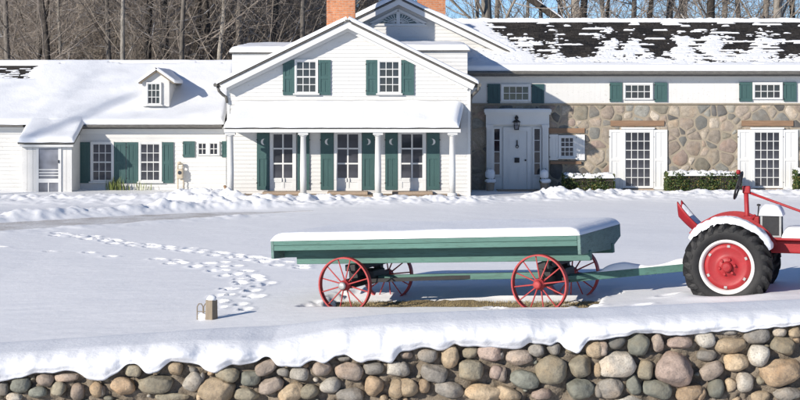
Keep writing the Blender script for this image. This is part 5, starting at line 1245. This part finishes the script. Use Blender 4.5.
# ------------------------------------------------------------------ hedges
LEAF = None
def hedge(x0, x1, ytop, ybot, dep, seed, label):
    y0 = 56.62; X0, X1 = PX(x0, y0), PX(x1, y0); zt = PZ(ytop, y0); z0 = -0.1
    h = empty('hedge', ((X0 + X1) / 2, y0 - dep / 2, 0)); tag(h, label, 'hedge', 'clipped hedges along the stone wing')
    L = X1 - X0; r_ = np.random.RandomState(seed); n = int(2600 * L * dep / 0.6) + 900
    x = r_.uniform(-L / 2, L / 2, n); y = r_.uniform(-dep / 2, dep / 2, n); z = r_.uniform(z0, zt - 0.05, n)
    sh = r_.randint(0, 4, n); x = np.where(sh == 0, np.sign(x) * (L / 2 - abs(r_.normal(0, 0.04, n))), x); y = np.where(sh == 1, -dep / 2 + abs(r_.normal(0, 0.04, n)), y); z = np.where(sh == 2, zt - 0.05 - abs(r_.normal(0, 0.05, n)), z)
    y += 0.05 * np.sin(x * 6 + seed); z = z + np.where(z > zt - 0.2, 0.10 * (fbm(x * 7, y * 7, seed, 2) - 0.2) + abs(r_.normal(0, 0.03, n)), 0)
    C = np.stack([x, y, z], 1); s = r_.uniform(0.025, 0.05, n)[:, None]
    a = r_.normal(size=(n, 3)); a /= np.linalg.norm(a, axis=1)[:, None]; b = np.cross(a, r_.normal(size=(n, 3))); b /= np.linalg.norm(b, axis=1)[:, None]
    v = np.stack([C - a * s, C + b * s * 0.5, C + a * s, C - b * s * 0.5], 1).reshape(-1, 3)
    put(bpy.data.objects.new('foliage', quad_mesh('foliage', v, np.arange(4 * n).reshape(-1, 4), M['hedge'], False)), h)
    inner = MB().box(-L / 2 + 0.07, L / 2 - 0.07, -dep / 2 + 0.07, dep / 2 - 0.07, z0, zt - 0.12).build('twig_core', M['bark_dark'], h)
    def sn(Ag, Bg, th):
        n1 = fbm(Ag * 3.5 + seed, Bg * 4, 501 + seed, 3); n2 = fbm(Ag * 11, Bg * 11, 511, 2)
        return th * np.clip((n1 + 0.5 * n2) * 2.8 - 1.25, 0, 1.2) - 0.012 - 0.02 * (n2 > 0.62)
    snow_slab('hedge_snow', (-L / 2 + 0.02, -dep / 2 - 0.02, zt - 0.07), (1, 0, 0), (0, 1, 0), (0, 0, 1), L - 0.04, dep + 0.02, 0.15, h, ru=0.1, rv=0.12, amp=0.4, sc=4, res=0.035, fn=sn, seed=seed)
hedge(561.5, 612.5, 175, 190, 0.75, 3, 'short snow dusted hedge below the small window with white shutters')
hedge(664, 737, 172.5, 190, 0.8, 4, 'longer snow topped hedge between the two tall glazed doors')
hedge(792, 840, 170, 190, 0.8, 5, 'snow topped hedge beside the last glazed door with white shutters')

# ------------------------------------------------------------------ small things
# lantern over the front door
lx, lyy, lz_ = PX(516.6, YW - 0.35), YW - 0.34, PZ(130, YW - 0.35)
la = empty('lantern', (lx, lyy, lz_)); tag(la, 'black iron carriage lantern hanging above the white front door', 'lantern')
m = MB()
for sx in (-1, 1):
    for sy in (-1, 1): m.bar((sx * 0.07, sy * 0.07, 0.03), (sx * 0.10, sy * 0.10, 0.28), 0.014, 0.014)
m.box(-0.085, 0.085, -0.085, 0.085, 0.0, 0.03)
for z, w in ((0.155, 0.092),): m.box(-w, w, -w - 0.005, -w + 0.008, z, z + 0.012).box(-w, w, w - 0.008, w + 0.005, z, z + 0.012)
m.build('cage', M['black'], la); MB().lathe([(0.15, 0.28), (0.15, 0.295), (0.06, 0.37), (0.035, 0.38), (0.0, 0.385)], 4, (0, 0, 0)).build('hood', M['black'], la)
MB().box(-0.055, 0.055, -0.055, 0.055, 0.035, 0.27).build('glass', M['glass_pale'], la)
MB().lathe([(0, 0.38), (0.06, 0.40), (0.075, 0.45), (0.05, 0.50), (0, 0.52)], 14, (0, 0, 0)).sweep([(0, 0, 0.5), (0, 0.05, 0.54), (0, 0.2, 0.5)], 0.012, 6).build('bracket', M['black'], la)
# gas meter on the left wing
gm = empty('gas_meter', (PX(180, YW - 0.2), YW - 0.2, 0)); tag(gm, 'beige gas meter with pipes against the white clapboards of the left wing', 'meter')
M['beige'] = paint('beige_meter_paint', (0.50, 0.43, 0.33), 0.6, 0.15, 12, (0.3, 0.2, 0.12), 0.02)
MB().box(-0.11, 0.11, -0.09, 0.09, 0.42, 0.78).build('meter_body', M['beige'], gm, bevel=0.04)
MB().lathe([(0, -0.02), (0.07, -0.015), (0.07, 0.0)], 18, (0, -0.09, 0.64), 'Y').build('dial', M['glass_mid'], gm)
for pp, rr in (([(-0.08, 0, -0.1), (-0.08, 0, 0.45)], 0.025), ([(-0.08, 0, 0.76), (-0.08, 0, 0.93), (0.02, 0, 0.95), (0.05, 0.1, 0.95), (0.05, 0.19, 0.95)], 0.025), ([(0.08, 0, 0.76), (0.08, 0, 0.88), (0.1, 0.19, 0.88)], 0.022), ([(0.12, 0.05, 0.05), (0.12, 0.05, 0.35), (0.0, 0.05, 0.38)], 0.022)):
    MB().sweep(pp, rr, 8).build('pipe', M['beige'], gm, True)
MB().lathe([(0, 0), (0.06, 0), (0.08, 0.03), (0.05, 0.09), (0, 0.1)], 14, (-0.02, -0.02, 0.95)).build('regulator', M['beige'], gm, True)
# snow covered potted shrubs each side of the door
def pot(px, label, seed):
    x, y = PX(px, YW - 0.65), YW - 0.65; o = empty('potted_shrub', (x, y, 0)); tag(o, label, 'potted shrub', 'snow covered pots beside the front door')
    MB().lathe([(0, 0.0), (0.13, 0.0), (0.17, 0.28), (0.185, 0.28), (0.185, 0.33), (0.15, 0.33), (0, 0.31)], 18).build('pot', M['step'], o)
    r_ = np.random.RandomState(seed); n = 420; h = r_.uniform(0.3, 0.78, n); rad = 0.17 * (1.15 - (h - 0.3) / 0.6) * np.sqrt(r_.uniform(0.2, 1, n)); a = r_.uniform(0, 2 * PI, n)
    C = np.stack([rad * np.cos(a), rad * np.sin(a), h], 1); d = r_.normal(size=(n, 3)); d /= np.linalg.norm(d, axis=1)[:, None]; b = np.cross(d, r_.normal(size=(n, 3))) * 0.02
    v = np.stack([C - d * 0.05, C + b, C + d * 0.05, C - b], 1).reshape(-1, 3)
    put(bpy.data.objects.new('foliage', quad_mesh('foliage', v, np.arange(4 * n).reshape(-1, 4), M['hedge'], False)), o)
    s = put(bpy.data.objects.new('snow_load', rock(0.36, 0.42, 0.34, seed, 'snow_load', 'snow', False)), o); s.location = (0, -0.03, 0.60)
    s2 = put(bpy.data.objects.new('snow_load', rock(0.42, 0.2, 0.42, seed + 1, 'snow_load', 'snow', False)), o); s2.location = (0.02, -0.02, 0.36)
pot(490, 'snow covered potted shrub at the door pilaster nearer the porch columns', 3); pot(544.5, 'snow covered potted shrub at the door pilaster nearer the small window', 6)
# marker post and wire frame on the lawn
gxp, gyp = ground_hit(211.5, 318.5); gzp = float(base_z(gxp, gyp))
po = empty('marker_post', (gxp, gyp, gzp - 0.15), (0, 0, R(-32))); tag(po, 'short square wooden post with a snow cap standing in the lawn', 'post')
w = 0.066; MB().hexa([(-w * 1.1, -w * 1.1, 0), (w * 1.1, -w * 1.1, 0), (w * 1.1, w * 1.1, 0), (-w * 1.1, w * 1.1, 0), (-w, -w, 0.44), (w, -w, 0.44), (w, w, 0.44), (-w, w, 0.44)]).build('post_shaft', M['oldwood'], po, bevel=0.008)
sc_ = put(bpy.data.objects.new('snow_load', rock(0.15, 0.11, 0.15, 41, 'snow_load', 'snow', False)), po); sc_.location = (0, 0, 0.46)
wf = empty('wire_hoop', (gxp - 0.13, gyp + 0.02, gzp - 0.1)); tag(wf, 'small white wire hoop frame next to the marker post', 'wire frame')
for xx in (-0.05, 0.05):
    MB().sweep([(xx - 0.045, 0, 0), (xx - 0.045, 0, 0.28), (xx - 0.02, 0, 0.325), (xx + 0.02, 0, 0.325), (xx + 0.045, 0, 0.28), (xx + 0.045, 0, 0)], 0.009, 6).build('wire', M['oldwood'], wf)
MB().box(-0.085, 0.085, -0.004, 0.004, 0.20, 0.212).box(-0.085, 0.085, -0.004, 0.004, 0.12, 0.132).build('cross_wire', M['oldwood'], wf)
ws = put(bpy.data.objects.new('snow_load', rock(0.16, 0.14, 0.1, 43, 'snow_load', 'snow', False)), wf); ws.location = (0, 0.0, 0.12)
# weeds by the left wing
def weed(px, n, h, seed):
    x = PX(px, 56.7); o = empty('weed_clump', (x, 56.7, 0.0)); r_ = np.random.RandomState(seed); v = []; f = []
    for i in range(n):
        a = r_.uniform(0, 2 * PI); hh_ = h * r_.uniform(0.5, 1.1); bx_, by_ = r_.normal(0, 0.07, 2); lean = r_.uniform(0.05, 0.5) * hh_; w_ = 0.012
        b = len(v); dx, dy = math.cos(a), math.sin(a)
        v += [(bx_ - dy * w_, by_ + dx * w_, -0.1), (bx_ + dy * w_, by_ - dx * w_, -0.1), (bx_ + dx * lean * .5 + dy * w_, by_ + dy * lean * .5 - dx * w_, hh_ * .6), (bx_ + dx * lean * .5 - dy * w_, by_ + dy * lean * .5 + dx * w_, hh_ * .6), (bx_ + dx * lean, by_ + dy * lean, hh_)]
        f += [(b, b + 1, b + 2, b + 3), (b + 3, b + 2, b + 4)]
    MB().add(v, f).build('blades', M['weed'], o); tag(o, 'tuft of yellow green weeds poking from the snow below the left wing windows', 'weeds', 'weeds along the left wing')
for i, (p, n, h) in enumerate(((110, 24, 0.42), (115, 28, 0.5), (121, 24, 0.42), (127, 12, 0.3), (139, 12, 0.38), (146, 7, 0.28))): weed(p, n, h, i)

# ------------------------------------------------------------------ trees
class Tree:
    def __init__(self, seed): self.r = random.Random(seed); self.trunk = MB(); self.crown = MB()
    def limb(self, mb, p, d, L, r0, lev, maxlev, nch, up=0.12, wig=0.22, t0=0.25, sides=(8, 5, 4, 3, 3)):
        r = self.r; n = (9, 6, 4, 3, 2)[lev]; pts = [p]; rad = [r0]; dirs = [d.copy()]; tip = 0.25 if lev == 0 else 0.3
        for i in range(n):
            d = (d + Vector((r.gauss(0, wig), r.gauss(0, wig), r.gauss(0, wig) + up)) * (0.35 if lev == 0 else 0.6)).normalized()
            p = p + d * (L / n); pts.append(p); dirs.append(d.copy()); rad.append(r0 * (1 - (1 - tip) * (i + 1) / n))
        mb.sweep(pts, rad, sides[lev], cap=False)
        if lev >= maxlev: return
        for k in range(nch[lev]):
            t_ = t0 + (0.98 - t0) * (k + r.random()) / nch[lev]; f = t_ * n; i = min(int(f), n - 1); q = pts[i].lerp(pts[i + 1], f - i); dd = dirs[i + 1]
            ax = Vector((r.gauss(0, 1), r.gauss(0, 1), r.gauss(0, 0.35))); ax = (ax - dd * ax.dot(dd)).normalized(); an = R(r.uniform(32, 68))
            nd = (dd * math.cos(an) + ax * math.sin(an)).normalized()
            rl = rad[i] * (r.uniform(0.13, 0.26) if lev == 0 and r0 > 0.1 else r.uniform(0.28, 0.5)); ll = L * r.uniform(0.32, 0.55) * (1.15 - 0.5 * t_)
            self.limb(self.crown, q, nd, ll, max(rl, 0.007), lev + 1, maxlev, nch, up * 1.0, wig * 1.15, 0.15, sides)
def tall_tree(seed, H, r0, nch=(17, 8, 6, 4), t0=0.22):
    t = Tree(seed); t.limb(t.trunk, Vector((0, 0, -0.6)), Vector((t.r.gauss(0, .04), t.r.gauss(0, .04), 1)).normalized(), H, r0, 0, 3, nch, 0.10, 0.16, t0); return t
def thicket_tree(seed, H, stems=5):
    t = Tree(seed)
    for s in range(stems):
        a = t.r.uniform(0, 2 * PI); d = Vector((math.cos(a) * t.r.uniform(.1, .5), math.sin(a) * t.r.uniform(.1, .5), 1)).normalized()
        t.limb(t.trunk, Vector((math.cos(a) * .25, math.sin(a) * .25, -0.4)), d, H * t.r.uniform(.75, 1.1), t.r.uniform(.035, .08), 0, 3, (14, 8, 6), 0.12, 0.24, 0.15, (6, 4, 3, 3, 3))
    return t
def tmesh(t, barkm, twigm): return (t.trunk.mesh('trunk', M[barkm], True), t.crown.mesh('crown', M[twigm], False))
TALL = [tmesh(tall_tree(11, 17, 0.24), 'bark', 'twig'), tmesh(tall_tree(12, 19, 0.33), 'bark', 'twig'), tmesh(tall_tree(13, 16, 0.19), 'bark_pale', 'twig_pale'), tmesh(tall_tree(14, 18, 0.27), 'bark_dark', 'twig'), tmesh(tall_tree(15, 15, 0.16), 'bark_dark', 'twig'), tmesh(tall_tree(16, 20, 0.42, (18, 8, 6, 4), 0.3), 'bark_pale', 'twig_pale')]
BUSH = [tmesh(thicket_tree(31, 8.5), 'bark', 'twig'), tmesh(thicket_tree(32, 9.5, 6), 'bark_dark', 'twig'), tmesh(thicket_tree(33, 8.0, 6), 'twig_pale', 'twig_pale'), tmesh(thicket_tree(34, 10, 5), 'bark', 'twig')]
def where(px): return 'snowy roof of the low left wing' if px < 232 else 'porch gable and its brick chimneys' if px < 455 else 'entrance end of the dark shingled roof' if px < 600 else 'dark shingled roof above the glazed doors'
def plant(kind, meshes, px, d, rot, sc, label, group, x=None):
    if group: label = label % where(px)
    X_ = PX(px, d) if x is None else x; z = float(ground_z(np.array(X_), np.array(float(d))))
    e = empty(kind, (X_, d, z)); e.rotation_euler = (0, 0, rot); e.scale = (sc, sc, sc); tag(e, label, 'tree', group)
    for nm, me in zip(('trunk', 'crown'), meshes): put(bpy.data.objects.new(nm, me), e)
    return e
r_ = random.Random(404)
LT = {0: 'grey barked bare tree behind the %s', 1: 'thick grey trunked bare tree behind the %s', 2: 'slender pale barked bare tree behind the %s', 3: 'dark trunked bare tree behind the %s', 4: 'thin dark bare tree behind the %s', 5: 'stout pale barked bare tree behind the %s'}
GT = 'bare trees behind the farmhouse'
# trunks that can be told apart in the photograph
for (px, d, k, sc) in ((26, 76, 4, .9), (36, 82, 0, .8), (126, 74, 2, .9), (146, 78, 3, 1.0), (167, 77, 3, 1.1), (193, 80, 4, 1.2), (204, 76, 3, .95), (240, 84, 0, 1.0), (250, 79, 1, .75), (262, 86, 4, 1), (288, 84, 0, .9), (310, 88, 3, .8), (96, 84, 0, .9), (60, 80, 2, .8), (70, 88, 1, 1), (224, 86, 1, .9), (8, 78, 0, .9), (47, 74, 3, .8), (110, 76, 0, .8), (179, 73, 0, .8), (215, 75, 2, .9), (272, 77, 3, .9), (300, 75, 0, .85),
                       (479, 72, 5, .9), (488, 76, 1, .7), (470, 82, 2, .9), (544, 78, 0, .8), (579, 76, 3, 1.0), (590, 80, 4, 1), (610, 84, 2, 1), (632, 78, 0, .9), (662, 82, 1, .9), (688, 84, 2, 1.0), (706, 77, 3, 1.1), (720, 82, 5, .7), (741, 80, 0, .9), (758, 84, 2, 1.1), (773, 78, 1, .8), (783, 76, 5, .85), (797, 82, 3, .9), (520, 84, 2, .9), (560, 86, 0, 1), (648, 88, 3, .9)):
    plant('bare_tree', TALL[k], px, d, r_.uniform(0, 6.28), sc, LT[k], GT)
for i in range(46):
    k = r_.randrange(6); plant('bare_tree', TALL[k], r_.uniform(-60, 400) if i < 40 else r_.uniform(440, 880), r_.uniform(88, 122), r_.uniform(0, 6.28), r_.uniform(.8, 1.2), LT[k], GT)
GB = 'twiggy thicket trees behind the farmhouse'
for i in range(92):
    k = r_.randrange(4); left = r_.random() < 0.80
    px = r_.uniform(-50, 350) if left else r_.choice((r_.uniform(450, 600), r_.uniform(590, 860), r_.uniform(600, 830))); k = k if left else r_.choice((2, 2, 0))
    plant('thicket_tree', BUSH[k], px, r_.uniform(81, 114), r_.uniform(0, 6.28), r_.uniform(.8, 1.25) * (1 if left else 0.85), ['grey many stemmed twiggy thicket tree behind the %s', 'dark many stemmed twiggy thicket tree behind the %s', 'pale tan many stemmed thicket tree behind the %s', 'tall brown many stemmed thicket tree behind the %s'][k], GB)
# a tall tree beside the yard (its branch shadows fall on the left wing)
plant('bare_tree', TALL[0], 0, 16.5, 1.0, 1.7, 'tall bare tree in the yard beyond the left wing', None, x=-54.0)
# leaning snow-lined trunk behind the right roof
lt = empty('leaning_trunk', (PX(555, 72), 72, 5.8)); tag(lt, 'dark leaning tree trunk with snow along its upper side behind the right roof', 'tree trunk')
b0, b1 = P(572, 30, 72) - Vector(lt.location), P(500, -22, 73) - Vector(lt.location)
lt.location.z -= 0
MB().sweep([b0 + (b1 - b0) * -1.2 + Vector((0, 0, 0)), b0.lerp(b1, 0.5) + Vector((0, 0, .05)), b1, b1 + (b1 - b0) * 1.0 + Vector((0, 0, .4))], [0.2, 0.17, 0.15, 0.08], 10).build('trunk', M['bark_dark'], lt, True)
sv_ = (b1 - b0).normalized(); un = Vector((-sv_.z, 0, sv_.x)); un = un if un.z > 0 else -un
snow_slab('snow_line', tuple(b0 - sv_ * 1.0 + un * 0.14 + Vector((0, -0.12, 0))), tuple(sv_), (0, 1, 0), tuple(un), 5.5, 0.24, 0.09, lt, ru=0.4, rv=0.1, amp=0.6, sc=2, res=0.06, seed=91)
